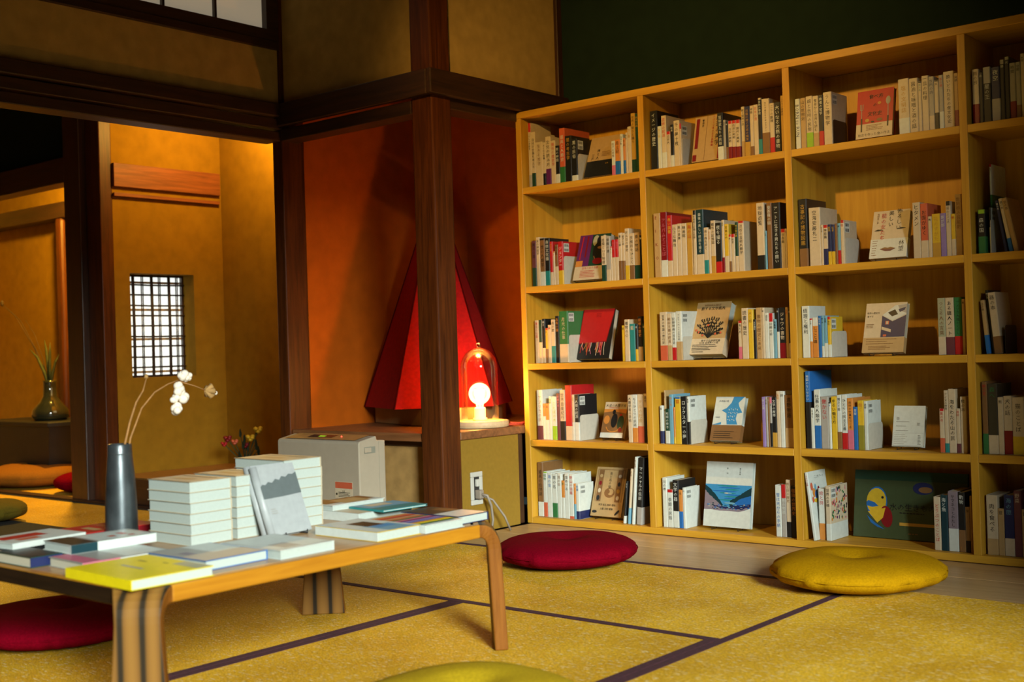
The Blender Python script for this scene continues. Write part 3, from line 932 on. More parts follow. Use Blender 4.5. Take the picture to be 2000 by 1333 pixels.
  (-1.6817,0.0246,0.192,0.1286621103218729,0.035,'c','',0,'',1,'どうぶつのことば','r'),
  (-1.6563,0.0245,0.2,0.1340447915591075,0.035,'dt','',0,'',1,'海と魚','w'),
  (-1.6294,0.0358,0.215,0.14407585003258447,0.035,'gp','w',0.38,'',1,'ヤマネコとわたし','k'),
  (-1.5931,0.0239,0.213,0.14295584335854494,0.035,'k','br',0.37,'',1,'動物','w'),
  (-1.5686,0.0164,0.162,0.10862663150852221,0.035,'tn','k',0.26,'',1,'虫','k'),
  (-1.5516,0.0064,0.202,0.13530659460136202,0.035,'gd','',0,'',1,'鳥','k'),
 ],
 (1, 4): [
  (-1.4937,0.0223,0.195,0.13096481420169837,0.035,'c','dr',0.37,'',1,'雨の日','k'),
  (-1.4707,0.0135,0.181,0.12153591189528642,0.035,'k','',0,'',1,'月','w'),
  (-1.4563,0.0263,0.196,0.13123518828151132,0.035,'k','',0,'g',0.71,'星の王','w'),
  (-1.4279,0.0289,0.191,0.12776861082836383,0.035,'nb','g',0.42,'',1,'夜空','w'),
  (-1.3979,0.0154,0.212,0.14187263721971818,0.035,'k','',0,'g',0.93,'闇','w'),
  (-1.3819,0.0156,0.22,0.1472095938849385,0.035,'k','',0,'g',0.95,'光','w'),
  (-1.3657,0.0198,0.195,0.1306202085481388,0.035,'g','dr',0.32,'',1,'時間','k'),
  (-1.3453,0.0159,0.195,0.13079497402508367,0.035,'g','br',0.24,'',1,'空間','k'),
  (-1.3283,0.013,0.221,0.147962468488043,0.035,'c','',0,'',1,'人間','k'),
  (-1.3147,0.0181,0.197,0.1317907531018706,0.035,'br','',0,'',1,'木','k'),
  (-1.296,0.0208,0.179,0.11993644672735437,0.035,'k','',0,'',1,'石','w'),
  (-1.2742,0.0182,0.196,0.13164537197029036,0.035,'dr','',0,'',1,'火','c'),
 ],
 (2, 4): [
  (-1.4906,0.0252,0.155,0.105,0.035,'k','gr',0.39,'lg',0.91,'森の国','w'),
  (-1.4648,0.0064,0.319,0.15,0.095,'w','gr',0.66,'r',0.97,'岩波','k'),
  (-1.4578,0.0064,0.162,0.10834478746401212,0.055,'w','',0,'k',0.57,'白鳥','k'),
  ('E',-1.4496,0.16,0.12,'plate'),
  ('tilt',),
 ],
 (3, 4): [
  ('tilt',),
 ],
 (4, 4): [
  (-1.4969,0.0187,0.254,0.15,0.035,'br','gr',0.28,'',1,'野の花','r'),
  (-1.4776,0.0337,0.246,0.15,0.035,'dk','c',0.27,'',1,'森へ','gr'),
  (-1.4434,0.0191,0.199,0.1333139990365754,0.035,'c','',0,'',1,'熊','k'),
  (-1.4236,0.028,0.203,0.13594456132000488,0.035,'c','dr',0.41,'',1,'犬の話','k'),
  (-1.395,0.0403,0.199,0.1334157108456717,0.035,'c','y',0.32,'',1,'猫のことば','k'),
  (-1.3539,0.0252,0.218,0.14627857135138278,0.035,'br','',0,'',1,'鹿','c'),
  (-1.3281,0.0281,0.188,0.12586867632059157,0.035,'k','',0,'',1,'鴉','w'),
 ],
 (5, 4): [
  (-1.4938,0.0378,0.209,0.13982004408478801,0.035,'c','tn',0.27,'',1,'肉を食べる','k'),
  (-1.4555,0.0214,0.164,0.10969277971667116,0.035,'tn','',0,'',1,'豆','k'),
  (-1.4335,0.0325,0.212,0.14192128246221153,0.035,'nb','c',0.29,'',1,'海の旅','lb'),
  (-1.4001,0.0248,0.229,0.15,0.035,'pu','',0,'',1,'野菜','c'),
  (-1.3747,0.0228,0.165,0.11051169458508736,0.035,'tn','',0,'',1,'茸','k'),
  (-1.3508,0.0251,0.205,0.1371856945981758,0.035,'k','',0,'',1,'塩','w'),
  (-1.3249,0.0286,0.218,0.14588156630938806,0.035,'dr','',0,'',1,'酒','c'),
 ],
}

# ------------------------------------------------------------------ bookcase
YF, YB = 4.27, 4.562
ZS = {1: 1.538, 2: 1.083, 3: .731, 4: .380, 5: .027}
ZC = {1: 1.858, 2: 1.510, 3: 1.055, 4: .703, 5: .352}
XB = {1: (-3.533, -2.888), 2: (-2.858, -2.210), 3: (-2.180, -1.531), 4: (-1.503, -.853)}
case = thing('bookcase', 'large open pale pine bookcase filled with books along the back wall', 'bookcase', (-2.2, YF, 0))


def cpart(name, x0, x1, z0, z1, m, y0=0., y1=YB - YF, c=.0015):
    return bev(MB().box(x0 + 2.2, x1 + 2.2, y0, y1, z0, z1).build(name, m, case), c, 1)


cpart('side_panel', -3.563, -3.533, 0, 1.858, pine_z)
cpart('side_panel', -.853, -.825, 0, 1.858, pine_z)
for a, b in ((-2.888, -2.858), (-2.210, -2.180), (-1.531, -1.503)):
    cpart('divider', a, b, .027, 1.858, pine_z)
cpart('top_board', -3.563, -.825, 1.858, 1.888, pine_x)
cpart('bottom_board', -3.533, -.853, .0, .027, pine_x)
for bay, (a, b) in XB.items():
    for r in (1, 2, 3, 4):
        cpart('shelf_board', a, b, ZS[r] - .028, ZS[r], pine_x)
    cpart('back_panel', a - .013, b + .013, .027, 1.858, pine_z, YB - YF, YB - YF + .008)

ORD = ['first', 'second', 'third', 'fourth', 'fifth', 'sixth', 'seventh', 'eighth', 'ninth', 'tenth', 'eleventh', 'twelfth', 'thirteenth', 'fourteenth',
       'fifteenth', 'sixteenth', 'seventeenth', 'eighteenth', 'nineteenth', 'twentieth', 'twenty-first', 'twenty-second', 'twenty-third', 'twenty-fourth', 'twenty-fifth', 'twenty-sixth']
SHN = {1: 'top shelf', 2: 'second shelf', 3: 'middle shelf', 4: 'fourth shelf', 5: 'bottom shelf'}
BAYN = {1: 'leftmost bay', 2: 'second bay', 3: 'third bay', 4: 'rightmost bay'}


def ushape(mb, w, d, t, e, levels):
    """Cover: spine at y=0, boards on both sides; LEVELS: z, slot, z, slot, ... z."""
    h = w / 2
    c = min(.003, w * .22)
    out = [(-h - e, d), (-h - e, c), (-h + c - e, -e), (h - c + e, -e), (h + e, c), (h + e, d)]
    inn = [(h - t, d), (h - t, t), (-h + t, t), (-h + t, d)]
    pts = out + inn
    n = len(pts)
    for i in range(0, len(levels) - 2, 2):
        za, s, zb = levels[i], levels[i + 1], levels[i + 2]
        k = len(mb.v)
        mb.v += [(x, y, za) for x, y in pts] + [(x, y, zb) for x, y in pts]
        fs = [(k + j, k + (j + 1) % n, k + n + (j + 1) % n, k + n + j) for j in range(n)]
        strip = [(0, 1, 8, 9), (1, 2, 7, 8) if False else (1, 2, 8), (2, 3, 7, 8), (3, 4, 7), (4, 5, 6, 7)]
        if i == 0:
            fs += [tuple(k + j for j in reversed(q)) for q in strip]
        if i == len(levels) - 3:
            fs += [tuple(k + n + j for j in q) for q in strip]
        mb.mi += [s if 0 < j < 4 else 0 for j in range(n)] + [0] * (len(fs) - n)
        mb.f += fs
    return mb


def make_book(w, h, d, main, band, bf, top, tf, txt, tcol, loc, rot=None, text_gap=1.06):
    mb = MB()
    mats = [P(main)]
    if top:
        mats.append(P(top))
        ushape(mb, w, d, .001, 0, [0, 0, h * tf, 1, h])
    else:
        ushape(mb, w, d, .001, 0, [0, 0, h])
    o = mb.build('book', mats, None, False, loc, rot)
    MB().box(-w / 2 + .0012, w / 2 - .0012, .0015, d - .0015, .0015, h - .002).build('page_block', paper, o)
    if band:
        ushape(MB(), w, d - .004, .0006, .00035, [.0006, 0, h * bf]).build('paper_band', P(band), o)
    if txt:
        lo = h * (bf if band else .06) + .004
        hi = h * (tf if top and tf > .6 else .97) - .004
        if top and tf <= .6:
            lo = max(lo, h * .05)
        if txt.isascii() and len(txt) > 5:
            s = min(w * .95, (hi - lo) / (len(txt) * .62))
            lm = letters(txt, s, False)
            lm.v = [(z, y, -x) for x, y, z in lm.v]
        else:
            s = min(w * .66, .019, (hi - lo) / (len(txt) * 1.08))
            g = 1.06
            if txt.isascii():
                g = (hi - lo) / (len(txt) * s) * .95
            lm = letters(txt, s, True, g)
        zs_ = [v[2] for v in lm.v]
        off = hi - max(zs_) if zs_ else 0
        if len(txt) * s * 1.06 > (hi - lo) * .7:
            off = (hi + lo) / 2
        lm.v = [(x, -.0007, z + off) for x, y, z in lm.v]
        lm.build('title', P(tcol), o)
    return o


def book_label(o, main, band, w, h, k, r, b, extra=''):
    size = 'thin ' if w < .0115 else 'thick ' if w > .026 else ''
    hh = 'small ' if h < .165 else 'tall ' if h > .225 else ''
    bd = ' with %s band' % PAL[band][1] if band else ''
    tail = ', %s spine from left, %s, %s' % (ORD[k], SHN[r], BAYN[b])
    for pre in (size + hh, size, ''):
        lab = pre + PAL[main][1] + ' book' + extra + bd + tail
        if len(lab.replace('-', ' ').split()) <= 16:
            break
    tag(o, lab, 'book', 'books on the %s of the %s' % (SHN[r], BAYN[b]))


def bookend(x, dep, hei, r, b, m=None, y0=.04):
    rr = .012
    y1 = y0 + dep
    pts = [(y0, 0), (y0, hei - rr), (y0 + rr * .3, hei - rr * .3), (y0 + rr, hei), (y1 - rr, hei), (y1 - rr * .3, hei - rr * .3), (y1, hei - rr), (y1, 0)]
    t = thing('bookend', '%s steel bookend holding the spines on the %s of the %s' % ('black' if m else 'pale grey', SHN[r], BAYN[b]), 'bookend', (x, YF, ZS[r] + .0002), group='bookends in the bookcase')
    MB().prism(pts, 0, .0004, .0018).build('upright_plate', m or plate, t)
    MB().box(-.035, .0018, y0 + .01, y1 - .01, 0, .0009).build('foot_plate', m or plate, t)


def barcode(o, w, h, plain):
    """The printed bar codes high on a back cover, beside the spine."""
    mb = MB()
    x = w / 2 + .0006
    mb.add([(x, .008, h - .047), (x, .047, h - .047), (x, .047, h - .008), (x, .008, h - .008)], [(0, 1, 2, 3)], 0)
    rn = random.Random(int(h * 1e4))
    for zz in (h - .024, h - .044):
        y = .012
        while y < .042:
            q = rn.uniform(.0006, .0018)
            mb.add([(x + .0002, y, zz), (x + .0002, y + q, zz), (x + .0002, y + q, zz + .012), (x + .0002, y, zz + .012)], [(0, 1, 2, 3)], 1)
            y += q + rn.uniform(.0006, .0016)
    mb.build('bar_code', [P('w'), P('k')], o)


for (r, b), rows in SHELF.items():
    k = 0
    for e in rows:
        if e[0] == 'E':
            bookend(e[1], e[2], e[3], r, b, wire if e[4] == 'k' else None)
            continue
        if isinstance(e[0], str):
            if e[0] == 'lean' or e[0] == 'tilt':
                k += {(5, 3): 1, (2, 4): 0, (3, 4): 0}.get((r, b), 0)
            continue
        x0, w, h, d, ins, main, band, bf, top, tf, txt, tcol = e
        h = min(h, ZC[r] - ZS[r] - .012)
        o = make_book(w, h, d, main, band, bf, top, tf, txt, tcol, (x0 + w / 2, YF + ins, ZS[r] + .0009))
        book_label(o, main, band, w, h, k, r, b)
        nxt = rows[rows.index(e) + 1] if rows.index(e) + 1 < len(rows) else ('x',)
        if isinstance(nxt[0], str) and nxt[0] in ('E', 'disp') and h > .15:
            barcode(o, w, h, 'k' != main)
        k += 1


# ------------------------------------------------------------------ books shown by their covers
def art(items, w, h, parent, name='cover_print', base=0):
    """Flat print: items in the cover's own 0..1 square (u across, v up)."""
    mb, mats, lift = MB(), [], [base]

    def slot(c):
        m = P(c) if isinstance(c, str) else c
        if m not in mats:
            mats.append(m)
        return mats.index(m)

    def put(pts, c):
        lift[0] += 1
        y = -.0010 - .00003 * lift[0]
        mb.add([((u - .5) * w, y, v * h) for u, v in pts], [tuple(range(len(pts)))], slot(c))

    for it in items:
        if it[0] == 'p':
            put(it[2], it[1])
        elif it[0] == 'r':
            u0, v0, u1, v1 = it[2:]
            put([(u0, v0), (u1, v0), (u1, v1), (u0, v1)], it[1])
        elif it[0] == 'e':
            cu, cv, ru, rv = it[2:6]
            a0 = it[6] if len(it) > 6 else 0
            pts = []
            for j in range(18):
                a = 2 * math.pi * j / 18
                x, y = ru * math.cos(a), rv * math.sin(a)
                pts.append((cu + x * math.cos(a0) - y * math.sin(a0) * 1, cv + x * math.sin(a0) * w / h + y * math.cos(a0)))
            put(pts, it[1])
        elif it[0] == 'l':
            lift[0] += 1
            y = -.0010 - .00003 * lift[0]
            pts, wd = it[2], it[3]
            for (a, b) in zip(pts, pts[1:]):
                A, B = Vector(((a[0] - .5) * w, 0, a[1] * h)), Vector(((b[0] - .5) * w, 0, b[1] * h))
                d = (B - A)
                if d.length < 1e-6:
                    continue
                nn = Vector((-d.z, 0, d.x)).normalized() * wd / 2
                q = [A + nn, A - nn, B - nn, B + nn]
                mb.add([(p.x, y, p.z) for p in q], [(0, 1, 2, 3)], slot(it[1]))
        elif it[0] == 't':
            c, txt, u, v, s, vert = it[1:7]
            lift[0] += 1
            lm = letters(txt, s, vert)
            y = -.0010 - .00003 * lift[0]
            mb.add([(x + (u - .5) * w, y, z + v * h) for x, _, z in lm.v], lm.f, slot(c))
        elif it[0] == 'lines':     # rows of small print
            c, u0, v0, u1, v1, n = it[1:7]
            lift[0] += 1
            y = -.0010 - .00003 * lift[0]
            rnd = random.Random(int(u0 * 1000 + v0 * 77))
            for i in range(n):
                vv = v1 - (v1 - v0) * i / max(1, n - 1)
                ue = u0 + (u1 - u0) * rnd.uniform(.6, 1)
                q = u0
                while q < ue:
                    s = rnd.uniform(.012, .03)
                    mb.add([((a - .5) * w, y, bb * h) for a, bb in ((q, vv), (min(q + s, ue), vv), (min(q + s, ue), vv + .014), (q, vv + .014))], [(0, 1, 2, 3)], slot(c))
                    q += s + .008
    if mb.f:
        mb.build(name, mats, parent)['kind'] = 'stuff'      # flat print of many small marks


def stand(x, y, z, w, tilt, r, b, th, h=.12):
    t = thing('book_stand', 'black wire book stand under the cover on the %s of the %s' % (SHN[r], BAYN[b]), 'stand', (x, y, z), group='book stands in the bookcase')
    s = w * .28
    ca, sa = math.cos(tilt), math.sin(tilt)
    bk = th / ca + .004
    for q in (-s, s):
        MB().tube([(q, -.012, .010), (q, -.012, .003), (q, bk, .003), (q, bk + h * sa, .003 + h * ca)], .0016).build('wire_rest', wire, t)
    MB().tube([(-s, bk + h * sa, .003 + h * ca), (s, bk + h * sa, .003 + h * ca)], .0016).build('wire_crossbar', wire, t)
    MB().tube([(0, bk + h * sa, .003 + h * ca), (0, bk + h * sa + .04, .002)], .0016).build('rear_leg', wire, t)
    return t


def display(r, b, x0, w, y, zb, h, tilt, th, main, items, label, band=None, bf=0, pages=paper, on_stand=True, rotz=0, name='book'):
    tl = R(tilt)
    zb = max(zb, ZS[r] + th * math.sin(tl) + (.006 if on_stand else .001))
    o = MB()
    o.box(-w / 2, w / 2, 0, .0022, 0, h).box(-w / 2, w / 2, th - .0022, th, 0, h).box(-w / 2 - .0005, -w / 2 + .002, .0022, th - .0022, 0, h)
    ob = o.build(name, P(main), None, False, (x0 + w / 2, y, zb), (-tl, 0, rotz))
    tag(ob, label, 'book', 'books shown face out in the bookcase')
    MB().box(-w / 2 + .002, w / 2 - .003, .0022, th - .0022, .003, h - .003).build('page_block', pages, ob)
    if band:
        bb = MB()
        bb.box(-w / 2 - .0009, w / 2 + .0009, -.0009, -.0001, .0005, h * bf)
        bb.box(w / 2 + .0001, w / 2 + .0009, -.0001, th, .0005, h * bf)
        bb.build('paper_band', P(band), ob)
    shapes = [i for i in items if i[0] not in ('t', 'lines')]
    art(shapes, w, h, ob)
    art([i for i in items if i[0] in ('t', 'lines')], w, h, ob, 'cover_lettering', min(len(shapes), 30))
    if on_stand:
        stand(x0 + w / 2, y - .001, ZS[r] + .0003, w, tl, r, b, th)
    return ob


ST = .0135     # height of the stand's lip
display(1, 1, -3.222, .165, 4.325, ZS[1] + ST, .198, 21, .022, 'tn',
        [('t', 'k', '神と人', .33, .56, .017, True), ('t', 'k', '江戸', .17, .50, .015, True), ('lines', 'br', .45, .5, .85, .6, 4), ('t', 'gd', '古本', .68, .31, .008, False)],
        'cream covered book with wide black band facing out, top shelf, leftmost bay', 'k', .40)
display(1, 2, -2.662, .136, 4.325, ZS[1] + ST, .197, 13, .03, 'tn',
        [('r', 'dr', .06, .30, .17, .96), ('r', 'dr', .02, .02, .15, .16), ('r', 'dr', .88, .02, .99, .70), ('l', 'br', [(.42, 0), (.44, 1)], .0012),
         ('t', 'k', '反逆の美学', .83, .66, .0255, True), ('t', 'r', 'アヴァンギャルド芸術論', .66, .65, .0115, True), ('t', 'k', '塚原史', .30, .85, .011, True)],
        'tan book with dark red bars and large black title facing out, top shelf, second bay')
display(1, 3, -1.945, .142, 4.335, ZS[1] + ST, .187, 10.5, .022, 'r',
        [('r', 'c', 0, 0, 1, .30), ('t', 'k', '食べ方', .52, .86, .019, False), ('t', 'k', 'の', .50, .68, .017, False), ('t', 'k', '文化史', .50, .50, .019, False),
         ('l', 'g', [(.13, .72), (.14, .42)], .0025), ('l', 'g', [(.09, .72), (.10, .60), (.17, .60), (.18, .72)], .0016), ('l', 'k', [(.14, .42), (.15, .14)], .006),
         ('e', 'g', .86, .74, .065, .085), ('l', 'g', [(.86, .66), (.87, .42)], .0025), ('l', 'k', [(.87, .42), (.87, .2)], .006), ('e', 'o', .62, .71, .05, .03), ('e', 'gd', .30, .37, .06, .035),
         ('e', 'k', .45, .33, .05, .02), ('e', 'br', .64, .36, .08, .03), ('lines', 'br', .28, .16, .75, .25, 4), ('t', 'k', '社会を作った食の作法', .5, .07, .0125, False)],
        'red covered book with fork and spoon facing out, top shelf, third bay')
display(2, 1, -3.305, .170, 4.33, ZS[2] + ST, .218, 19, .03, 'dg',
        [('r', 'p', 0, .3, .42, 1), ('r', 'o', 0, .3, .22, .43), ('l', 'r', [(.10, .46), (.12, .97)], .006), ('l', 'dr', [(.27, .5), (.28, .97)], .009),
         ('e', 'pg', .55, .86, .10, .12), ('e', 'k', .70, .62, .20, .22), ('e', 'k', .68, .86, .10, .10), ('e', 'c', .80, .93, .06, .04), ('e', 'br', .72, .70, .09, .03),
         ('l', 'br', [(.55, .52), (.62, .42), (.74, .44)], .005), ('e', 'dr', .70, .40, .16, .07), ('t', 'r', '百年の女の肖像', .5, .26, .013, False), ('lines', 'r', .2, .06, .8, .19, 5)],
        'purple and dark painted book with cream band facing out, second shelf, leftmost bay', 'c', .30)
display(2, 3, -1.905, .142, 4.33, ZS[2] + ST, .190, 18, .024, 'c',
        [('t', 'k', '怖ろしい', .72, .80, .021, True), ('t', 'k', '美しい', .50, .82, .021, True), ('t', 'r', '能の女たち', .30, .66, .021, True), ('t', 'br', '世阿弥の夢', .14, .84, .008, True),
         ('p', 'k', [(.06, .58), (.16, .615), (.30, .60), (.32, .59), (.18, .575)]), ('p', 'k', [(.66, .60), (.80, .625), (.93, .605), (.80, .585), (.70, .588)]),
         ('p', 'br', [(.26, .19), (.40, .225), (.48, .21), (.56, .225), (.70, .19), (.48, .165)]), ('p', 'pu', [(.26, .19), (.48, .185), (.70, .19), (.56, .14), (.42, .14)]),
         ('t', 'k', '林望', .84, .24, .022, True), ('lines', 'br', .05, .06, .2, .36, 7)],
        'cream book with narrow eyes and lips facing out, second shelf, third bay', 'w', .40)
b31 = display(3, 1, -3.322, .180, 4.36, ZS[3] + ST - .004, .232, 16.5, .03, 'k',
              [('p', 'dr', [(.0, .30), (.86, .33), (1, 1), (.02, 1)]), ('p', 'r', [(.0, .32), (.84, .35), (.98, 1), (.04, 1)]), ('lines', 'dr', .45, .84, .65, .9, 3)],
              'dark red cloth book with hanging threads facing out, middle shelf, leftmost bay')
for k in range(26):
    u = .05 + .8 * random.random() if k > 8 else .5 + .35 * random.random()
    c = random.choice(['pk', 'o', 'r', 'ro', 'c'])
    x = (u - .5) * .18
    z0 = .232 * .33
    ln = random.uniform(.03, .062)
    MB().tube([(x, -.002, z0), (x + random.uniform(-.004, .004), -.004, z0 - ln * .5), (x + random.uniform(-.01, .01), -.003, z0 - ln)], .0011, 4).build('hanging_thread', P(c), b31)
tree = []
for a0, ln in ((-1.25, .30), (-.85, .42), (-.5, .46), (-.2, .44), (.1, .46), (.4, .46), (.75, .44), (1.1, .36), (1.35, .28)):
    x, y = .5 + .06 * math.sin(a0), .34
    pts = [(.5, .31), (x, y)]
    for q in (.4, .7, 1):
        pts.append((.5 + ln * q * math.sin(a0) * 1.05, .33 + ln * q * math.cos(a0) * .72 + .03 * math.sin(q * 3)))
    tree.append(('l', 'k', pts, .0045))
    for q in (.55, .75, .95, 1.04):
        for sgn in (-1, 1):
            tree.append(('e', 'k', .5 + ln * q * math.sin(a0) * 1.05 + sgn * .035, .33 + ln * q * math.cos(a0) * .72 + .025, .016, .022, sgn * .5))
for u, v in ((.2, .42), (.12, .46), (.45, .55), (.7, .38), (.85, .40), (.33, .36)):
    tree.append(('e', 'ro', u, v, .03, .022))
display(3, 2, -2.727, .163, 4.355, ZS[3] + ST, .238, 23, .042, 'tn',
        [('t', 'br', 'REMARKABLE', .48, .94, .012, False), ('t', 'k', '旅する文学案内', .5, .875, .0165, False)] + tree + [('t', 'k', '旅する日本研究者', .6, .255, .0115, False), ('t', 'k', '120年 全世界への旅', .55, .215, .0105, False), ('lines', 'k', .08, .08, .82, .17, 4), ('lines', 'k', .1, .03, .6, .04, 1)],
        'tan book with a black branching tree cover facing out, middle shelf, second bay', 'c', .30, pages=paper_w)
display(3, 3, -1.955, .160, 4.35, ZS[3] + ST, .196, 17.5, .024, 'c',
        [('p', 'nb', [(.42, .31), (.42, .74), (.68, .62), (1, .74), (1, .31)]), ('p', 'w', [(.42, .75), (.72, .94), (1, .97), (1, .76), (.68, .63)]), ('p', 'k', [(.55, .80), (.72, .86), (.80, .76), (.66, .72)]),
         ('p', 'g', [(.78, .94), (1, .96), (1, .78), (.86, .82)]), ('p', 'nb', [(.8, .86), (.98, .9), (.95, .84), (.84, .80)]), ('p', 'c', [(.43, .52), (.66, .46), (.66, .40), (.43, .46)]),
         ('r', 'ro', .51, .56, .60, .63), ('r', 'c', .53, .565, .58, .625), ('r', 'ro', .48, .32, .56, .36), ('t', 'k', '世界の歴史を', .2, .80, .0085, False), ('t', 'k', '旅する', .13, .73, .0085, False), ('lines', 'br', .05, .50, .3, .56, 3), ('lines', 'br', .08, .17, .85, .26, 3), ('lines', 'br', .15, .06, .8, .12, 3)],
        'cream book with a navy envelope picture facing out, middle shelf, third bay', 'tn', .30)
display(4, 1, -3.204, .121, 4.36, ZS[4] + ST, .165, 20, .022, 'br',
        [('r', 'c', 0, .80, 1, 1), ('t', 'k', '火星の人類学者', .5, .90, .0155, False), ('lines', 'r', .2, .82, .7, .83, 1), ('p', 'o', [(0, .8), (0, .7), (.4, .74), (1, .68), (1, .8)]),
         ('e', 'k', .52, .48, .14, .20), ('e', 'k', .46, .72, .07, .07), ('e', 'dg', .82, .42, .15, .20), ('e', 'o', .18, .50, .13, .12), ('l', 'o', [(.2, .3), (.3, .2), (.5, .16), (.7, .19), (.85, .3)], .004), ('e', 'r', .78, .64, .05, .03), ('e', 'dr', .84, .22, .08, .06), ('r', 'w', 0, 0, 1, .14)],
        'small brown painted cover with white foot facing out, fourth shelf, leftmost bay')
display(4, 2, -2.643, .138, 4.368, ZS[4] + ST, .190, 20, .024, 'w',
        [('p', 'bl2', [(.62, 1), (.98, 1), (.80, .86), (.84, .78), (.97, .64), (.80, .62), (.78, .50), (.84, .40), (.86, .37), (.50, .37), (.46, .5), (.44, .62), (.26, .69), (.42, .74), (.56, .86)]),
         ('p', 'bl2', [(0, .36), (.3, .42), (.3, .37), (.2, .36)]), ('t', 'nb', '九年目の空', .3, .90, .009, False), ('t', 'nb', '小林和彦', .15, .53, .006, False)]
        + [('l', 'w', [(.5 + .07 * i, .72 - .08 * j), (.53 + .07 * i, .69 - .08 * j + .03 * ((i + j) % 2))], .0025) for i in range(5) for j in range(4) if not (i > 3 and j > 1)]
        + [('lines', 'k', .1, .06, .8, .2, 4)],
        'white book with bright blue bird shape and brown band, fourth shelf, second bay', 'br', .355, pages=paper_w)
display(4, 3, -1.853, .119, 4.358, ZS[4] + ST, .154, 14, .02, 'w',
        [('r', 'g', .02, .02, .98, .33), ('r', 'w', .025, .025, .975, .325), ('lines', 'g', .06, .06, .5, .28, 6), ('lines', 'k', .82, .05, .92, .26, 7), ('t', 'g', '茶', .15, .68, .014, False), ('t', 'g', '旅', .82, .55, .014, False), ('lines', 'g', .1, .38, .6, .6, 3)],
        'small plain white book facing out, fourth shelf, third bay')
display(5, 1, -3.271, .166, 4.36, ZS[5] + ST, .224, 18, .026, 'tn',
        [('r', 'br', .10, .30, .26, .94), ('r', 'br', .72, .30, .88, .94), ('l', 'br', [(.06, .30), (.06, .95), (.94, .95), (.94, .30)], .002), ('t', 'k', '貝と石の話', .5, .74, .014, True),
         ('e', 'br', .52, .48, .17, .10), ('e', 'tn', .55, .50, .10, .065), ('e', 'br', .46, .50, .07, .045), ('e', 'tn', .18, .82, .05, .035), ('e', 'dr', .18, .67, .05, .045), ('e', 'c', .18, .52, .05, .045), ('e', 'k', .17, .37, .05, .055), ('e', 'c', .80, .82, .05, .035),
         ('e', 'k', .80, .66, .045, .045), ('e', 'gd', .80, .52, .05, .045), ('e', 'c', .81, .38, .05, .045), ('t', 'k', '天然 鉱石 魚貝 植物', .5, .235, .0105, False), ('t', 'k', '土器 古物 螺鈿', .5, .155, .0105, False), ('e', 'k', .12, .09, .08, .028), ('e', 'k', .86, .09, .10, .028, .8)],
        'brown ornamented book with a spiral shell facing out, bottom shelf, leftmost bay')
def valley():
    rn = random.Random(3)
    its = [('p', 'bl2', [(0, .65), (0, .3), (1, .3), (1, .65)])]

    def ridge(c, pts, low):
        out = []
        for (a, b) in zip(pts, pts[1:]):
            for q in range(6):
                out.append((a[0] + (b[0] - a[0]) * q / 6, a[1] + (b[1] - a[1]) * q / 6 + rn.uniform(-.007, .009)))
        its.append(('p', c, [(pts[0][0], low)] + out + [pts[-1], (pts[-1][0], low)]))
    for i in range(9):                       # lighter and darker bands of water and sky
        v = .63 - .027 * i
        its.append(('e', 'b' if i % 2 else 't', .55 + rn.uniform(-.12, .12), v, rn.uniform(.14, .3), .010))
    ridge('dt', [(.55, .40), (.75, .50), (.9, .57), (1, .62)], .29)
    ridge('b', [(.62, .37), (.8, .45), (1, .5)], .29)
    ridge('dt', [(0, .63), (.15, .55), (.28, .45), (.42, .33)], .28)
    ridge('gp', [(0, .55), (.12, .47), (.25, .40), (.38, .31)], .27)
    ridge('nb', [(.2, .33), (.45, .31), (.7, .34), (1, .37)], .26)
    ridge('gp', [(0, .36), (.2, .31), (.4, .28), (.6, .29), (.8, .28), (1, .33)], .245)
    for i in range(40):
        its.append(('e', rn.choice(['lb', 'g', 'dt', 'gp', 'b']), rn.uniform(.08, .97), rn.uniform(.265, .36), rn.uniform(.01, .03), rn.uniform(.004, .010)))
    its.append(('p', 'w', [(0, .0), (0, .255), (.15, .26), (.35, .245), (.55, .25), (.75, .245), (.88, .27), (1, .31), (1, 0)]))
    return its


display(5, 2, -2.673, .217, 4.345, ZS[5] + ST, .268, 10, .022, 'w',
        valley() + [ ('e', 'lb', .5, .52, .09, .012), ('e', 'c', .47, .52, .04, .008), ('e', 'lb', .55, .37, .12, .015), ('t', 'k', '冬', .47, .90, .008, True), ('t', 'k', '山', .47, .83, .008, True), ('t', 'k', '雪の写真', .74, .86, .007, True)],
        'large white book with a blue winter valley facing out, bottom shelf, second bay', pages=paper_w)
display(5, 3, -2.061, .44, 4.452, ZS[5] + .001, .258, 9, .014, 'og',
        [('r', 'dg', .0, .86, 1, 1), ('e', 'b', .21, .52, .095, .24), ('e', 'y', .205, .54, .09, .195), ('p', 'b', [(.115, .52), (.13, .55), (.19, .52), (.225, .47), (.17, .45), (.115, .47)]),
         ('e', 'dr', .30, .32, .055, .16, .1), ('p', 'y', [(.13, .38), (.29, .45), (.27, .30), (.22, .22)]), ('p', 'b', [(.12, .33), (.20, .22), (.29, .13), (.22, .16), (.16, .22)]), ('e', 'k', .26, .60, .012, .02), ('e', 'nb', .62, .76, .09, .09), ('e', 'br', .64, .74, .06, .045),
         ('t', 'k', '水の生きもの', .53, .47, .030, False), ('lines', 'k', .42, .36, .7, .38, 1), ('r', 'gd', .42, .20, .78, .245), ('lines', 'br', .50, .07, .64, .08, 1)],
        'large dark green picture book with a yellow and blue creature, bottom shelf, third bay', on_stand=False)


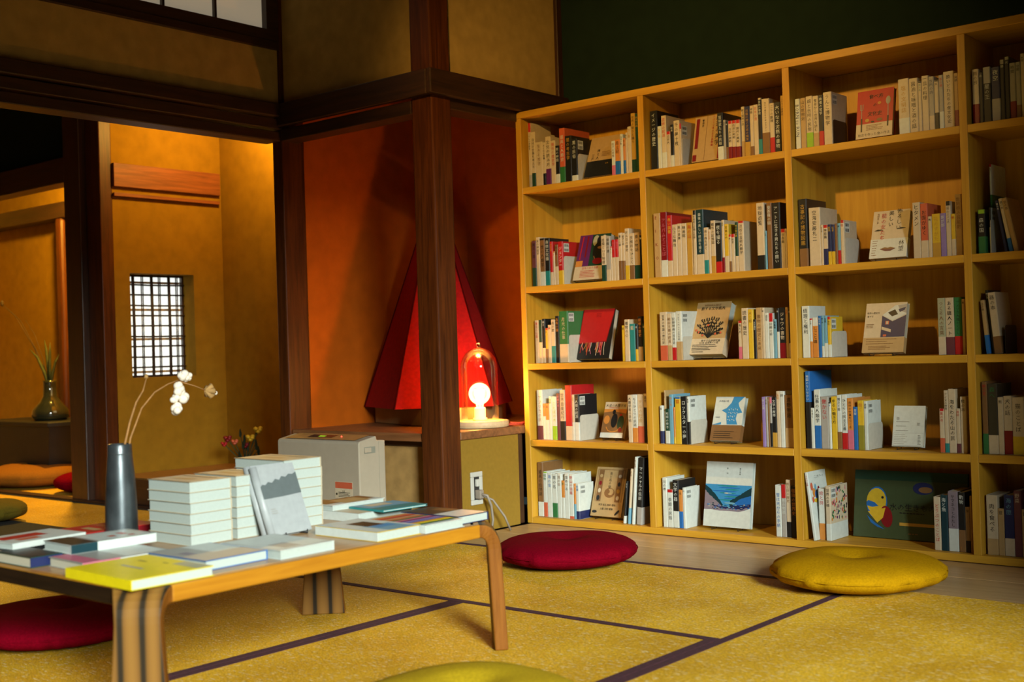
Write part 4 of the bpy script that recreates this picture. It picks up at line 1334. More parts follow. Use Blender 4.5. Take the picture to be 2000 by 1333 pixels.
# leaning books
def leaner(x, w, h, d, ang, main, band, bf, txt, tcol, r, b, label, ins=.03):
    """ANG > 0 leans to the right; X is where the lower corner it stands on touches the shelf."""
    a = R(ang)
    c = Vector((w / 2 if ang < 0 else -w / 2, 0, 0))
    rot = Matrix.Rotation(a, 4, 'Y')
    low = min((rot @ Vector((sx * w / 2, 0, 0))).z for sx in (-1, 1))
    o = make_book(w, h, d, main, band, bf, '', 1, txt, tcol, (x, YF + ins, ZS[r] + .0006 - low), (0, a, 0))
    return tag(o, label, 'book', 'books leaning in the bookcase')


leaner(-3.044, .009, .185, .13, 6.5, 'k', 'w', .18, '黒い鳥', 'w', 5, 1, 'thin black book, leftmost of the leaning books on the bottom shelf, leftmost bay')
leaner(-3.020, .010, .240, .14, 5.8, 'c', 'lb', .29, '旅と絵', 'br', 5, 1, 'thin cream book with light blue band leaning on the bottom shelf, leftmost bay')
leaner(-2.998, .012, .292, .15, 5.2, 'w', '', 0, '紙の仕事', 'br', 5, 1, 'tall thin white book leaning on the bottom shelf, leftmost bay')
leaner(-2.966, .026, .290, .19, 4.6, 'k', 'g', .26, 'マーシャルの伝説', 'w', 5, 1, 'thick black book with grey band leaning on the bottom shelf, leftmost bay')
pb = leaner(-2.139, .012, .262, .15, -6.5, 'w', '', 0, 'カラフル鳥', 'r', 5, 3, 'white picture book with coloured birds leaning on the bottom shelf, third bay', .012)
cm = MB()
mats_ = []
for (c, y, z, ry, rz) in [('ro', .02, .205, .010, .016), ('o', .035, .18, .013, .018), ('lb', .05, .20, .008, .014), ('b', .052, .172, .012, .016), ('dr', .075, .185, .010, .018), ('y', .045, .15, .018, .008), ('dr', .08, .155, .012, .009), ('y', .10, .165, .010, .006), ('ro', .02, .155, .008, .012)]:
    mats_.append(P(c))
    cm.add([(.0063 + .0001 * len(mats_), y + ry * math.cos(2 * math.pi * j / 14), z + rz * math.sin(2 * math.pi * j / 14)) for j in range(14)], [tuple(range(14))], len(mats_) - 1)
cm.build('cover_print', mats_, pb)['kind'] = 'stuff'
lt = letters('ことりアート', .013, False)
lt.v = [(.0066, x + .09, z + .24) for x, y, z in lt.v]
lt.build('cover_title', P('k'), pb)
leaner(-1.400, .012, .185, .12, -9, 'nb', '', 0, '夜の本', 'w', 2, 4, 'navy book, left one of the three leaning on the second shelf, rightmost bay', .05)
leaner(-1.380, .014, .190, .12, -10, 'c', 'b', .25, '道の本', 'k', 2, 4, 'cream book with blue band, middle of three leaning on the second shelf, rightmost bay', .04)
leaner(-1.362, .016, .190, .13, -11, 'tn', '', 0, '空の本', 'k', 2, 4, 'tan book, right one of the three leaning on the second shelf, rightmost bay', .035)
leaner(-1.470, .014, .19, .12, -5, 'tn', 'b', .35, '土の本', 'k', 3, 4, 'tan book with blue band leaning on the middle shelf, rightmost bay', .04)
leaner(-1.456, .010, .225, .13, -5, 'k', '', 0, '石の本', 'w', 3, 4, 'thin black book leaning on the middle shelf, rightmost bay', .055)
leaner(-1.434, .026, .215, .14, -5, 'c', 'br', .28, '器の本', 'k', 3, 4, 'thick cream book with brown band leaning on the middle shelf, rightmost bay', .035)
bookend(-1.412, .12, .10, 3, 4, wire)

fb = [o for o in bpy.data.objects if o.name.startswith('book') and o.get('group', '').startswith('books on the bottom shelf of the third') and abs(o.location.x + 2.098) < .03 and o.dimensions.y > .145]
if fb:
    o, rn, cm, ms = fb[0], random.Random(4), MB(), [P(c) for c in ('r', 'p', 'nb', 'o', 'gr', 'k', 'pk')]
    hx = max(q.co.x for q in o.data.vertices)
    hz = max(q.co.z for q in o.data.vertices)
    for i in range(90):
        y, z, a, b_ = rn.uniform(.012, .14), rn.uniform(hz * .36, hz - .01), rn.uniform(.002, .006), rn.uniform(.003, .009)
        if y < .05 and z > hz - .05:
            continue
        cm.add([(hx + .0006 + i * 1e-6, y + a * math.cos(2 * math.pi * j / 8), z + b_ * math.sin(2 * math.pi * j / 8)) for j in range(8)], [tuple(range(8))], rn.randrange(7))
    cm.build('cover_pattern', ms, o)['kind'] = 'stuff'

# ------------------------------------------------------------------ the low table
ZT = .336
tbl = thing('low_table', 'low wooden table with curved corner legs covered in books', 'table', (-2.575, 1.905, 0))
TX0, TX1, TY0, TY1 = -.42, .42, -.555, .565
CH = .085
oct_ = [(TX0 + CH, TY0), (TX1 - CH, TY0), (TX1, TY0 + CH), (TX1, TY1 - CH), (TX1 - CH, TY1), (TX0 + CH, TY1), (TX0, TY1 - CH), (TX0, TY0 + CH)]
tt = MB().prism(oct_, 2, ZT - .036, ZT)
tt.mi = [1 if i in (2, 6) else 0 for i in range(len(tt.f))]      # darker end grain on the short sides
bev(tt.build('table_top', [table_w, wood('end_grain_wood', (.008, .004, .002), (.02, .010, .004), 0, .6, spec=.1)], tbl), .004, 2)
bev(MB().prism([(x * .955, y * .965) for x, y in oct_], 2, ZT, ZT + .0006).build('top_veneer', wood('table_top_veneer', (.30, .16, .06), (.46, .27, .11), 1, .3, 5, .05, .5), tbl), .0002, 1)
for sx, sy in ((1, 1), (1, -1), (-1, 1), (-1, -1)):
    # slab leg set across the corner: it leaves the top, bends and drops, growing wider to the foot
    n = Vector((sx, sy, 0)).normalized()
    tv = Vector((-n.y, n.x, 0))
    cx, cy = (TX1 if sx > 0 else TX0 + .10) * 1.0, (TY1 if sy > 0 else TY0) * 1.0
    cc = Vector((cx - sx * CH / 2, cy - sy * CH / 2, 0))
    prof = []                                    # (out along n, z, half width)
    r0 = .05
    for i in range(3):
        prof.append((-.035 + .0175 * i, ZT - .018, .0595 + .0005 * i - .0175 * (2 - i) * 0))
    for i in range(1, 7):
        a = math.pi / 2 * i / 6
        prof.append((r0 * math.sin(a) * .75, ZT - .018 - r0 * (1 - math.cos(a)), .0605 - .014 * math.sin(a)))
    for i in range(1, 7):
        q = i / 6
        prof.append((r0 * .75 + .010 * q, (ZT - .018 - r0) * (1 - q) + .0005, .0465 + .020 * q ** 1.2))
    th = .018
    mb = MB()
    k = len(prof)
    for i, (o_, z, hw) in enumerate(prof):
        a = prof[max(i - 1, 0)]
        b = prof[min(i + 1, k - 1)]
        d = Vector((b[0] - a[0], b[1] - a[1])).normalized()
        nn = Vector((-d.y, d.x))                 # outward side of the slab in its profile
        for s in (1, -1):
            for wv in (-1, 1):
                p = cc + n * (o_ + nn.x * th * s) + tv * (wv * hw)
                mb.v.append((p.x, p.y, max(0.0006, z + nn.y * th * s)))
    for i in range(k - 1):
        A, B = i * 4, i * 4 + 4
        for (p, q, s) in ((0, 1, 0), (1, 3, 1), (3, 2, 0), (2, 0, 1)):
            mb.f.append((A + p, A + q, B + q, B + p))
            mb.mi.append(s)
    mb.f += [(0, 1, 3, 2), (k * 4 - 4, k * 4 - 3, k * 4 - 1, k * 4 - 2)]
    mb.mi += [1, 1]
    bev(mb.build('leg', [leg_w, leg_side], tbl), .004, 2)


# ------------------------------------------------------------------ books lying on the table
def flat_book(x0, x1, y0, y1, z, t, cover, label, spine='y-', top_items=None, spine_c=None, pages=paper_w, rot=0, soft=.0008, group='books lying on the low table', band=None, name='book'):
    """SPINE: the side the spine is on (x+, x-, y+, y-)."""
    w, d = x1 - x0, y1 - y0
    c = .0007 if 'stack' in group else .0014
    o = MB()
    o.box(-w / 2, w / 2, -d / 2, d / 2, 0, c).box(-w / 2, w / 2, -d / 2, d / 2, t - c, t)
    sp = {'x+': (w / 2 - .0018, w / 2, -d / 2, d / 2), 'x-': (-w / 2, -w / 2 + .0018, -d / 2, d / 2), 'y+': (-w / 2, w / 2, d / 2 - .0018, d / 2), 'y-': (-w / 2, w / 2, -d / 2, -d / 2 + .0018)}[spine]
    o.box(*sp, c, t - c, 1)
    ob = o.build(name, [P(cover), P(spine_c or cover)], None, False, ((x0 + x1) / 2, (y0 + y1) / 2, z), (0, 0, R(rot)))
    tag(ob, label, 'book', group)
    e = .003
    px = [-w / 2 + e, w / 2 - e, -d / 2 + e, d / 2 - e]
    k = {'x+': 1, 'x-': 0, 'y+': 3, 'y-': 2}[spine]
    px[k] = {'x+': w / 2 - .0018, 'x-': -w / 2 + .0018, 'y+': d / 2 - .0018, 'y-': -d / 2 + .0018}[spine]
    MB().box(*px, c, t - c).build('page_block', pages, ob)
    if top_items:
        # print on the upper cover: (colour, u0, v0, u1, v1) with u along x and v along y
        mb, ms = MB(), []
        for i, (cc_, u0, v0, u1, v1) in enumerate(top_items):
            m = P(cc_)
            if m not in ms:
                ms.append(m)
            zz = t + .0003 + .0001 * i
            mb.add([((u0 - .5) * w, (v0 - .5) * d, zz), ((u1 - .5) * w, (v0 - .5) * d, zz), ((u1 - .5) * w, (v1 - .5) * d, zz), ((u0 - .5) * w, (v1 - .5) * d, zz)], [(0, 1, 2, 3)], ms.index(m))
        mb.build('cover_print', ms, ob)
    return ob




def side_patch(ob, v0, v1, c, name='spine_print'):
    """Colour printed on part of the +x side, V along y."""
    xs = [q.co.x for q in ob.data.vertices]
    ys = [q.co.y for q in ob.data.vertices]
    zs = [q.co.z for q in ob.data.vertices]
    x, d = max(xs) + .0004, max(ys) - min(ys)
    y0, y1 = min(ys) + v0 * d, min(ys) + v1 * d
    MB().add([(x, y0, .0005), (x, y1, .0005), (x, y1, max(zs)), (x, y0, max(zs))], [(0, 1, 2, 3)]).build(name, P(c), ob)


ZB = ZT + .0012
flat_book(-2.43, -2.165, 1.352, 1.548, ZB, .021, 'ly', 'bright yellow book at the near corner of the low table', 'y-', [('pg', .62, .80, .99, .99), ('g', .30, .42, .62, .47), ('ol', .22, .70, .34, .74), ('ol', .5, .78, .58, .81)], rot=-1.5)
flat_book(-2.437, -2.222, 1.563, 1.733, ZB, .022, 'b', 'pale grey book with blue cover edges beside the yellow book', 'y+', [('g', .01, .01, .99, .97), ('w', .01, .5, .6, .97), ('gp', .35, .15, .55, .3)], rot=1)
flat_book(-2.41, -2.19, 1.742, 1.905, ZB, .0215, 'w', 'plain whitish book in front of the leaning display book', 'y+', [('gp', .02, .02, .98, .98), ('w', .03, .03, .97, .97), ('g', .6, .2, .9, .5)], rot=1)
b_ = flat_book(-2.60, -2.445, 1.408, 1.625, ZB, .021, 'g', 'grey and pink book beneath the flower patterned one', 'x+', [('pk', .02, .02, .98, .22), ('g', .02, .22, .98, .5), ('w', .05, .5, .97, .97)], spine_c='w', pages=paper, rot=-2)
side_patch(b_, 0, .42, 'pk')
b_ = flat_book(-2.71, -2.575, 1.455, 1.675, ZB + .0218, .021, 'w', 'white book with red flowers and a dark end on a grey book', 'x+', [('dk', .0, .0, 1, .30), ('g', .05, .3, .98, .98), ('w', .1, .34, .95, .95), ('ro', .55, .55, .7, .63), ('ro', .35, .72, .6, .8), ('r', .7, .75, .8, .82)], rot=-2)
side_patch(b_, 0, .30, 'dt')
flat_book(-2.775, -2.612, 1.372, 1.45, ZB, .024, 'dg', 'dark green book with pale pages at the table edge', 'x+', [('k', .02, .02, .98, .98)], spine_c='nb', pages=paper)
flat_book(-2.93, -2.785, 1.395, 1.59, ZB, .024, 'k', 'black book beneath the white and red one', 'x+', pages=paper)
flat_book(-2.92, -2.77, 1.40, 1.60, ZB + .0244, .014, 'w', 'white book with red print at the far edge of the table', 'x+', [('r', .2, .1, .55, .7), ('ro', .6, .2, .8, .5)], rot=5)
flat_book(-2.99, -2.848, 1.612, 1.862, ZB, .024, 'r', 'red patterned book behind the dark metal vase', 'x+', [('ro', .05, .1, .9, .2), ('tn', .3, .3, .8, .4), ('ro', .1, .5, .6, .6), ('tn', .5, .65, .9, .75), ('k', .1, .8, .5, .9)], spine_c='dr')
flat_book(-2.41, -2.178, 2.035, 2.185, ZB, .024, 'y', 'white covered book with yellow edges and a black figure on top', 'y-', [('w', .005, .005, .995, .995), ('lb', .55, .3, .98, .9), ('k', .25, .35, .6, .75), ('bl2', .6, .4, .75, .8)], spine_c='w')
flat_book(-2.40, -2.166, 2.19, 2.335, ZB, .021, 'w', 'book with a rainbow striped cover on the low table', 'y-', [(c, .08 + .065 * i, .03, .08 + .065 * (i + 1), .97) for i, c in enumerate(['o', 'ro', 'r', 'tn', 'ro', 'gr', 'pk', 'p', 'mv', 'b', 'o', 'ly', 'gr'])])
flat_book(-2.41, -2.195, 2.342, 2.463, ZB, .022, 'nb', 'book with a dark brown and white cover at the far corner', 'y+', [('dk', .0, .02, .55, .98), ('br', .2, .6, .5, .95), ('w', .56, .02, .99, .98)], rot=1)
flat_book(-2.625, -2.475, 2.245, 2.455, ZB, .024, 'w', 'white book beneath a tan one beside the tall stack', 'y-', [('c', .02, .02, .98, .98)])
flat_book(-2.70, -2.585, 2.25, 2.448, ZB + .0246, .015, 'w', 'pale book with brown cover print on top of white books', 'x-', [('br', .03, .03, .70, .97), ('tn', .2, .3, .9, .8)], rot=-1)
flat_book(-2.575, -2.425, 2.30, 2.462, ZB + .0246, .006, 't', 'thin teal booklet on the white book near the far corner', 'y-', [('lb', .02, .02, .6, .98), ('c', .1, .2, .4, .7)], rot=-4)
flat_book(-2.83, -2.712, 2.215, 2.43, ZB, .022, 'o', 'orange covered book half hidden beyond the tall stack', 'y-', [('br', .02, .02, .98, .98)], pages=paper)

# stacks of the same white book
SN = ['lowest', 'second from the bottom', 'third from the bottom', 'fourth from the bottom', 'fifth from the bottom', 'sixth from the bottom', 'seventh from the bottom']
for sname, (x0, x1, y0, y1), n, t in (('nearest', (-2.728, -2.545, 1.752, 1.877), 6, .0264), ('middle', (-2.722, -2.540, 1.888, 2.013), 6, .0267), ('rear', (-2.765, -2.548, 2.052, 2.180), 7, .0264)):
    for k in range(n):
        dx, dy = random.uniform(-.0012, .0012), random.uniform(-.0012, .0012)
        ti = [('dk', .0, .0, 1, .06), ('tn', .25, .3, .7, .5), ('dk', .1, .75, .9, .8)] if k == n - 1 else None
        nm = SN[k] if k < n - 1 else 'topmost'
        flat_book(x0 + dx, x1 + dx, y0 + dy, y1 + dy, ZB + k * t, t - .0003, 'c', 'white paged book, %s in the %s stack on the low table' % (nm, sname), 'y+', ti, pages=paper_w, group='stacked white books on the low table')

# display easel with two copies
ez = thing('book_easel', 'black wire easel holding a pale book upright on the table', 'easel', (-2.50, 2.006, ZB))
for q in (-.035, .035):
    MB().tube([(.052, q, .012), (.052, q, .003), (-.017, q, .003), (-.072, q, .15)], .002).build('wire_rest', wire, ez)
MB().tube([(-.072, -.035, .15), (-.072, .035, .15)], .002).build('wire_crossbar', wire, ez)
MB().tube([(-.072, 0, .15), (-.060 - .05, 0, .003)], .002).build('rear_leg', wire, ez)


def upright_book(x, y, label, items, th):
    w, h = .128, .187
    o = MB().box(-w / 2, w / 2, 0, .0025, 0, h).box(-w / 2, w / 2, th - .0025, th, 0, h)
    ob = o.build('book', [P('pw')], None, False, (x, y, ZB + .0065), None)
    MB().tube([(-w / 2 + .003, th / 2, 0), (-w / 2 + .003, th / 2, h)], th / 2 + .0005, 14).build('rounded_spine', P('pw'), ob, True)
    MB().box(-w / 2 + .006, w / 2 - .003, .0025, th - .0025, .003, h - .003).build('page_block', paper_w, ob)
    ob.rotation_mode = 'QUATERNION'
    ob.rotation_quaternion = (Matrix.Rotation(R(92), 3, 'Z') @ Matrix.Rotation(R(-22), 3, 'X')).to_quaternion()
    if items:
        art(items, w, h, ob)
    return tag(ob, label, 'book', 'books on the wire easel')


hill = [(0, .52), (0, .70), (.06, .73), (.14, .72), (.22, .76), (.32, .74), (.42, .79), (.52, .77), (.60, .82), (.70, .80), (.80, .84), (.9, .83), (1, .86), (1, .55), (.5, .53)]
upright_book(-2.462, 2.006, 'pale book with a grey hillside on its cover leaning on the easel', [('p', 'hg', hill), ('lines', 'g', .1, .30, .3, .36, 3)], .022)
upright_book(-2.4868, 2.0052, 'second pale copy standing behind the hillside book on the easel', None, .021)

# ------------------------------------------------------------------ vase with dried cotton
v = thing('vase', 'tall dark grey metal bottle vase on the low table', 'vase', (-2.80, 1.72, ZB))
steel = mat('dark_brushed_metal', (.10, .12, .13), .32, .45, 16, (1, 1, .6), .1, .75, .5)
MB().lathe([(0, .002), (.038, 0), (.0405, .004), (.041, .03), (.0395, .10), (.0365, .16), (.0325, .205), (.0305, .225), (.0305, .247), (.029, .249), (.027, .247), (.0275, .2), (.028, .17), (0, .165)], 36).build('vase_body', steel, v, True)
MB().lathe([(.0307, .222), (.0315, .225), (.0307, .228)], 36).build('neck_ring', steel, v, True)
ct = thing('cotton_branch', 'dried cotton branch with white bolls standing in the metal vase', 'plant', (-2.80, 1.72, ZB + .17))
stem_m = mat('dried_stem', (.32, .16, .05), .8, .25, 80)
boll_m = mat('cotton_fluff', (.80, .72, .60), 1., .08, 120, bump=.3)
husk_m = mat('dried_husk', (.36, .21, .07), .8, .3, 60)


def rel(y, z, x=0.):
    return (x, y - 1.72, z - ZB - .17)


MB().tube([rel(1.725, .515), rel(1.735, .582), rel(1.752, .64), rel(1.775, .69, -.005), rel(1.80, .72, -.01), rel(1.812, .752, -.012)], [.0032, .003, .0028, .0025, .002, .0015], 6).build('stem', stem_m, ct, True)
MB().tube([rel(1.728, .515, .008), rel(1.745, .60, .012), rel(1.775, .675, .02), rel(1.815, .715, .02), rel(1.86, .735, .015), rel(1.90, .745, .01)], [.0028, .0025, .002, .002, .0015, .0013], 6).build('stem', stem_m, ct, True)
MB().tube([rel(1.90, .74, .01), rel(1.945, .727, .01), rel(1.985, .712, .01)], .0015, 6).build('stem', stem_m, ct, True)
for k, (y, z, r) in enumerate([(1.906, .752, .016), (1.897, .722, .019), (1.908, .695, .018), (1.888, .668, .017), (1.925, .752, .013), (1.885, .695, .012)]):
    mb = MB()
    rnd = random.Random(k)
    for q in range(5):
        mb.ball(rel(y + rnd.uniform(-.5, .5) * r, z + rnd.uniform(-.5, .5) * r, .01 + rnd.uniform(-.5, .5) * r), r * rnd.uniform(.55, .75), n=2)
    mb.build('cotton_boll', boll_m, ct, True)
mb = MB()
for q in range(5):
    a = 2 * math.pi * q / 5
    mb.tube([rel(1.982, .712, .01), rel(1.995 + .004 * math.cos(a), .71 + .014 * math.sin(a), .01 + .012 * math.cos(a)), rel(2.012, .705 + .006 * math.sin(a), .01 + .005 * math.cos(a))], [.004, .009, .002], 6)
mb.build('seed_husk', husk_m, ct, True)
MB().ball(rel(2.014, .704, .01), .006).build('cotton_tuft', boll_m, ct, True)
MB().ball(rel(1.812, .757, -.012), .006, 1, 1, 1.2, 1).build('bud', husk_m, ct)


# ------------------------------------------------------------------ cushions
def cushion(x, y, rad, hgt, m, label, group='round floor cushions', tilt=0, seed=0, z=0.0):
    rnd = random.Random(seed)
    t = thing('floor_cushion', label, 'cushion', (x, y, z), (0, 0, rnd.uniform(0, 6)), group)
    nr, na = 18, 72
    ph = [rnd.uniform(0, 6.28) for _ in range(9)]
    vs, fs = [], []
    prof = []
    for i in range(nr + 1):
        a = math.pi * i / nr           # 0 top centre .. pi bottom centre
        rr = math.sin(a) ** .72 if i not in (0, nr) else 0.
        zz = math.cos(a)
        prof.append((rr, zz))
    for i, (rr, zz) in enumerate(prof):
        for j in range(na):
            th = 2 * math.pi * j / na
            wr = 0
            for q in range(5):
                wr += math.sin((11 + 6 * q) * th + ph[q] + 2 * math.sin(3 * th + ph[q + 3])) * .005
            side = math.exp(-((rr - .95) / .12) ** 2)
            r = rad * rr * (1 + .012 * math.sin(3 * th + ph[7]) + .01 * math.sin(5 * th + ph[8])) + wr * side * (.6 if zz < .3 else .25)
            top = hgt * (.5 + .5 * (abs(zz) ** .88) * (1 if zz > 0 else -1))
            if zz > 0:
                top -= hgt * .30 * math.exp(-(rr / .08) ** 2) + hgt * .04 * math.exp(-(rr / .4) ** 2)
                top += .003 * math.sin(4 * th + ph[6]) * rr
            vs.append((r * math.cos(th), r * math.sin(th), max(top, .0008)))
    for i in range(nr):
        for j in range(na):
            fs.append((i * na + j, (i + 1) * na + j, (i + 1) * na + (j + 1) % na, i * na + (j + 1) % na))
    MB().add(vs, fs).build('cushion_cover', m, t, True)
    MB().ball((0, 0, hgt * .655), .011, 1, 1, .45, 2).build('centre_button', m, t, True)
    sm = MB()
    ring = []
    for j in range(73):
        th = 2 * math.pi * j / 72
        rr = rad * (1 + .012 * math.sin(3 * th + ph[7]) + .01 * math.sin(5 * th + ph[8])) + .0005
        ring.append((rr * math.cos(th), rr * math.sin(th), hgt * .5))
    sm.tube(ring, .0022, 5).build('seam_piping', m, t, True)
    return t


cushion(-2.765, 3.535, .262, .105, fab_red, 'crimson round floor cushion between the low table and the bookcase', seed=1)
cushion(-1.705, 3.70, .275, .105, fab_yel, 'mustard yellow round floor cushion in front of the bookcase', seed=2)
cushion(-3.30, 1.83, .27, .10, fab_red, 'dark crimson round floor cushion underneath the low table', seed=3)
cushion(-1.74, 1.87, .255, .105, mat('lemon_cotton', (.42, .29, .008), .95, .15, 160, bump=.15, spec=.1), 'bright yellow round floor cushion nearest the viewer', seed=4)
cushion(-7.55, 4.02, .33, .15, fab_or, 'orange floor cushion by the black display stand in the far room', seed=5)
cushion(-6.83, 4.03, .24, .13, fab_red, 'small crimson floor cushion beside the dark pillar in the far room', seed=6)
cushion(-6.02, 2.93, .20, .11, mat('olive_cotton', (.09, .07, .006), .95, .15, 160, bump=.15, spec=.15), 'olive green floor cushion on the dark mat', seed=7, z=.008)
rug = MB().bbox(-8.4, -4.9, 2.1, 3.03, .0015, .0075, .002).build('floor_mat', mat('dark_green_rug', (.003, .005, .004), .95, .6, 70, bump=.3))
tag(rug, 'dark blackish green floor mat in the far room behind the table', 'mat')

# ------------------------------------------------------------------ alcove: low cabinet
cb = thing('alcove_cabinet', 'low built-in alcove cabinet with brown wooden top and paper panels', 'cabinet', (-4.05, 4.35, 0))


def cb_part(name, x0, x1, y0, y1, z0, z1, m, c=.003):
    return bev(MB().box(x0 + 4.05, x1 + 4.05, y0 - 4.35, y1 - 4.35, z0, z1).build(name, m, cb), c, 1)


gold_p = mat('gold_brown_paper', (.36, .22, .07), .8, .18, 18)
beige_p = mat('beige_wall_paper', (.235, .145, .02), .95, .05, 60, bump=.1, spec=.1)
cb_part('cabinet_top', -4.548, -3.567, 3.84, 4.995, .411, .447, cab_w)
cb_part('cabinet_top', -4.545, -3.675, 3.715, 3.838, .411, .447, cab_w)
cb_part('side_panel', -3.60, -3.565, 3.828, 4.222, .0, .410, beige_p, .001)
cb_part('corner_strip', -3.60, -3.572, 4.226, 4.262, .0, .410, dark_w)
cb_part('front_frame', -4.545, -3.675, 3.775, 3.80, .384, .410, dark_wx)
cb_part('front_frame', -3.70, -3.675, 3.775, 3.80, .004, .383, dark_w)
cb_part('front_frame', -4.545, -3.70, 3.775, 3.80, .004, .03, dark_wx)
cb_part('sliding_panel', -4.09, -3.701, 3.785, 3.795, .031, .383, gold_p, .001)
cb_part('sliding_panel', -4.54, -4.092, 3.787, 3.797, .031, .383, gold_p, .001)

# wall socket with plug and cord
so = thing('wall_socket', 'white wall socket with a plug on the beige cabinet side', 'socket', (-3.5648, 3.925, .195))
white_pl = mat('white_plastic', (.46, .48, .44), .4, .03, 30)
fr = MB()
for (ya, yb, za, zb) in ((-.038, .038, .05, .072), (-.038, .038, -.072, -.05), (-.038, -.018, -.05, .05), (.018, .038, -.05, .05)):
    fr.box(0, .008, ya, yb, za, zb)
bev(fr.build('cover_plate', white_pl, so), .003, 2)
MB().box(0, .003, -.018, .018, -.05, .05).build('socket_recess', mat('dark_plastic', (.03, .03, .03), .5), so)
bev(MB().box(.003, .016, -.010, .012, .008, .040).build('socket_insert', white_pl, so), .002, 1)
bev(MB().box(.003, .035, -.012, .014, -.045, -.006).build('plug', mat('grey_plug', (.25, .22, .18), .5), so), .004, 2)
MB().tube([(.03, .0, -.025), (.055, .012, -.03), (.06, .03, -.075), (.05, .05, -.14), (.045, .045, -.1925)], .006, 8).build('power_cord', MATS['grey_plug'], so, True)
MB().tube([(.03, .004, -.03), (.07, .03, -.05), (.085, .09, -.13), (.09, .12, -.1925)], .005, 8).build('power_cord', MATS['grey_plug'], so, True)

# red pyramid on its plinth
pc = Vector((-4.185, 4.364, 0))
cdir = Vector((.69, -.724, 0)).normalized()
rdir = Vector((.724, .69, 0)).normalized()
py_ = thing('fabric_pyramid', 'tall pointed red cloth pyramid standing on the alcove cabinet', 'ornament', (pc.x, pc.y, .447))
red_cl = mat('deep_red_cloth', (.25, .001, .001), .85, .15, 60, bump=.1, spec=.2)
angs = [-105, -33, 41, 112, 183]
RB = .395


def pv(a, r, z):
    d = cdir * math.cos(R(a)) + rdir * math.sin(R(a))
    return (d.x * r, d.y * r, z)


for i in range(5):
    a, b = angs[i], angs[(i + 1) % 5] + (360 if i == 4 else 0)
    MB().add([pv(a, RB, .085), pv(b, RB, .085), (0, 0, 1.165), pv(a, RB - .01, .085), pv(b, RB - .01, .085), (0, 0, 1.14)],
             [(0, 1, 2), (3, 5, 4), (0, 3, 4, 1), (0, 2, 5, 3), (1, 4, 5, 2)]).build('cloth_panel', red_cl, py_)
    MB().tube([pv(a, RB + .001, .085), (0, 0, 1.168)], .004, 5).build('seam', mat('dark_seam', (.05, .001, .001), .9, spec=.05), py_)
wood_b = mat('plain_plywood', (.32, .22, .09), .6, .08, 20)
pts = [pv(a, RB - .035, 0)[:2] for a in (-112, -12, 35, 112, 183)]
bev(MB().prism(pts, 2, .0006, .083).build('plinth', wood_b, py_), .003, 1)

# bulb lamp under a glass dome
lm = thing('glass_dome_lamp', 'round bulb lamp under a glass dome on a pale wooden disc', 'lamp', (-3.70, 4.118, .4475))
MB().lathe([(0, .0005), (.126, .0005), (.13, .004), (.13, .027), (.127, .030), (0, .030)], 48).build('base_disc', wood('lamp_base_wood', (.55, .40, .22), (.68, .52, .30), 0, .5), lm, True)
gd = [(.086, .031), (.086, .27)] + [(.086 * math.cos(a), .27 + .095 * math.sin(a)) for a in [math.pi / 2 * i / 9 for i in range(1, 9)]] + [(.004, .3655)]
dome = MB().lathe(gd, 40).build('glass_dome', thin_glass('dome_glass', (1, .97, .92), .55), lm, True)
MB().lathe([(0, .366), (.010, .367), (.013, .374), (.010, .384), (0, .387)], 16).build('dome_knob', MATS['dome_glass'], lm, True)
MB().lathe([(0, .031), (.033, .031), (.033, .042), (.026, .045), (.026, .085), (.022, .09), (0, .09)], 24).build('lamp_socket', mat('white_porcelain', (.78, .70, .55), .3), lm, True)
bl = [(.016, .09), (.018, .105)] + [(.05 * math.sin(a), .153 - .05 * math.cos(a)) for a in [R(25 + 155 * i / 14) for i in range(14)]] + [(.0005, .203)]
bg = thin_glass('bulb_glass', (1, .9, .72), .8)
_n, _l = bg.node_tree.nodes, bg.node_tree.links
_em = _n.new('ShaderNodeEmission')                      # the frosted globe itself glows
_em.inputs[0].default_value = (1, .74, .34, 1)
_em.inputs[1].default_value = 1.15
_ad = _n.new('ShaderNodeAddShader')
_mx = [q for q in _n if q.type == 'MIX_SHADER'][0]
_l.new(_mx.outputs[0], _ad.inputs[0])
_l.new(_em.outputs[0], _ad.inputs[1])
_l.new(_ad.outputs[0], _n['Material Output'].inputs[0])
MB().lathe(bl, 28).build('light_bulb', bg, lm, True)
fil = MB()
for k in range(8):
    a = 2 * math.pi * k / 8
    b = a + math.pi / 8
    fil.tube([(.014 * math.cos(a), .014 * math.sin(a), .12), (.021 * math.cos(a), .021 * math.sin(a), .172), (.021 * math.cos(b), .021 * math.sin(b), .172), (.014 * math.cos(b), .014 * math.sin(b), .12)], .0022, 5)
fil.build('filament', emit('filament_glow', (1, .72, .30), 90), lm)
MB().tube([(0, 0, .09), (0, 0, .135)], .004, 8).build('bulb_stem', MATS['white_porcelain'], lm, True)
light('dome_bulb_light', 'POINT', (-3.70, 4.118, .4475 + .155), 20, (1, .42, .07), shadow_soft_size=.03)
cord = MB().tube([(-3.60, 4.20, .456), (-3.585, 4.25, .454), (-3.60, 4.32, .453), (-3.63, 4.38, .453), (-3.58, 4.45, .453), (-3.60, 4.52, .47)], .005, 7)
cord.tube([(-3.60, 4.21, .463), (-3.58, 4.26, .458), (-3.59, 4.31, .462), (-3.61, 4.36, .49), (-3.64, 4.40, .47)], .0045, 7)
tag(cord.build('lamp_cord', mat('red_fabric_cord', (.45, .05, .02), .8, .4, 200), None, True), 'red fabric cord lying beside the glass dome lamp', 'cord')

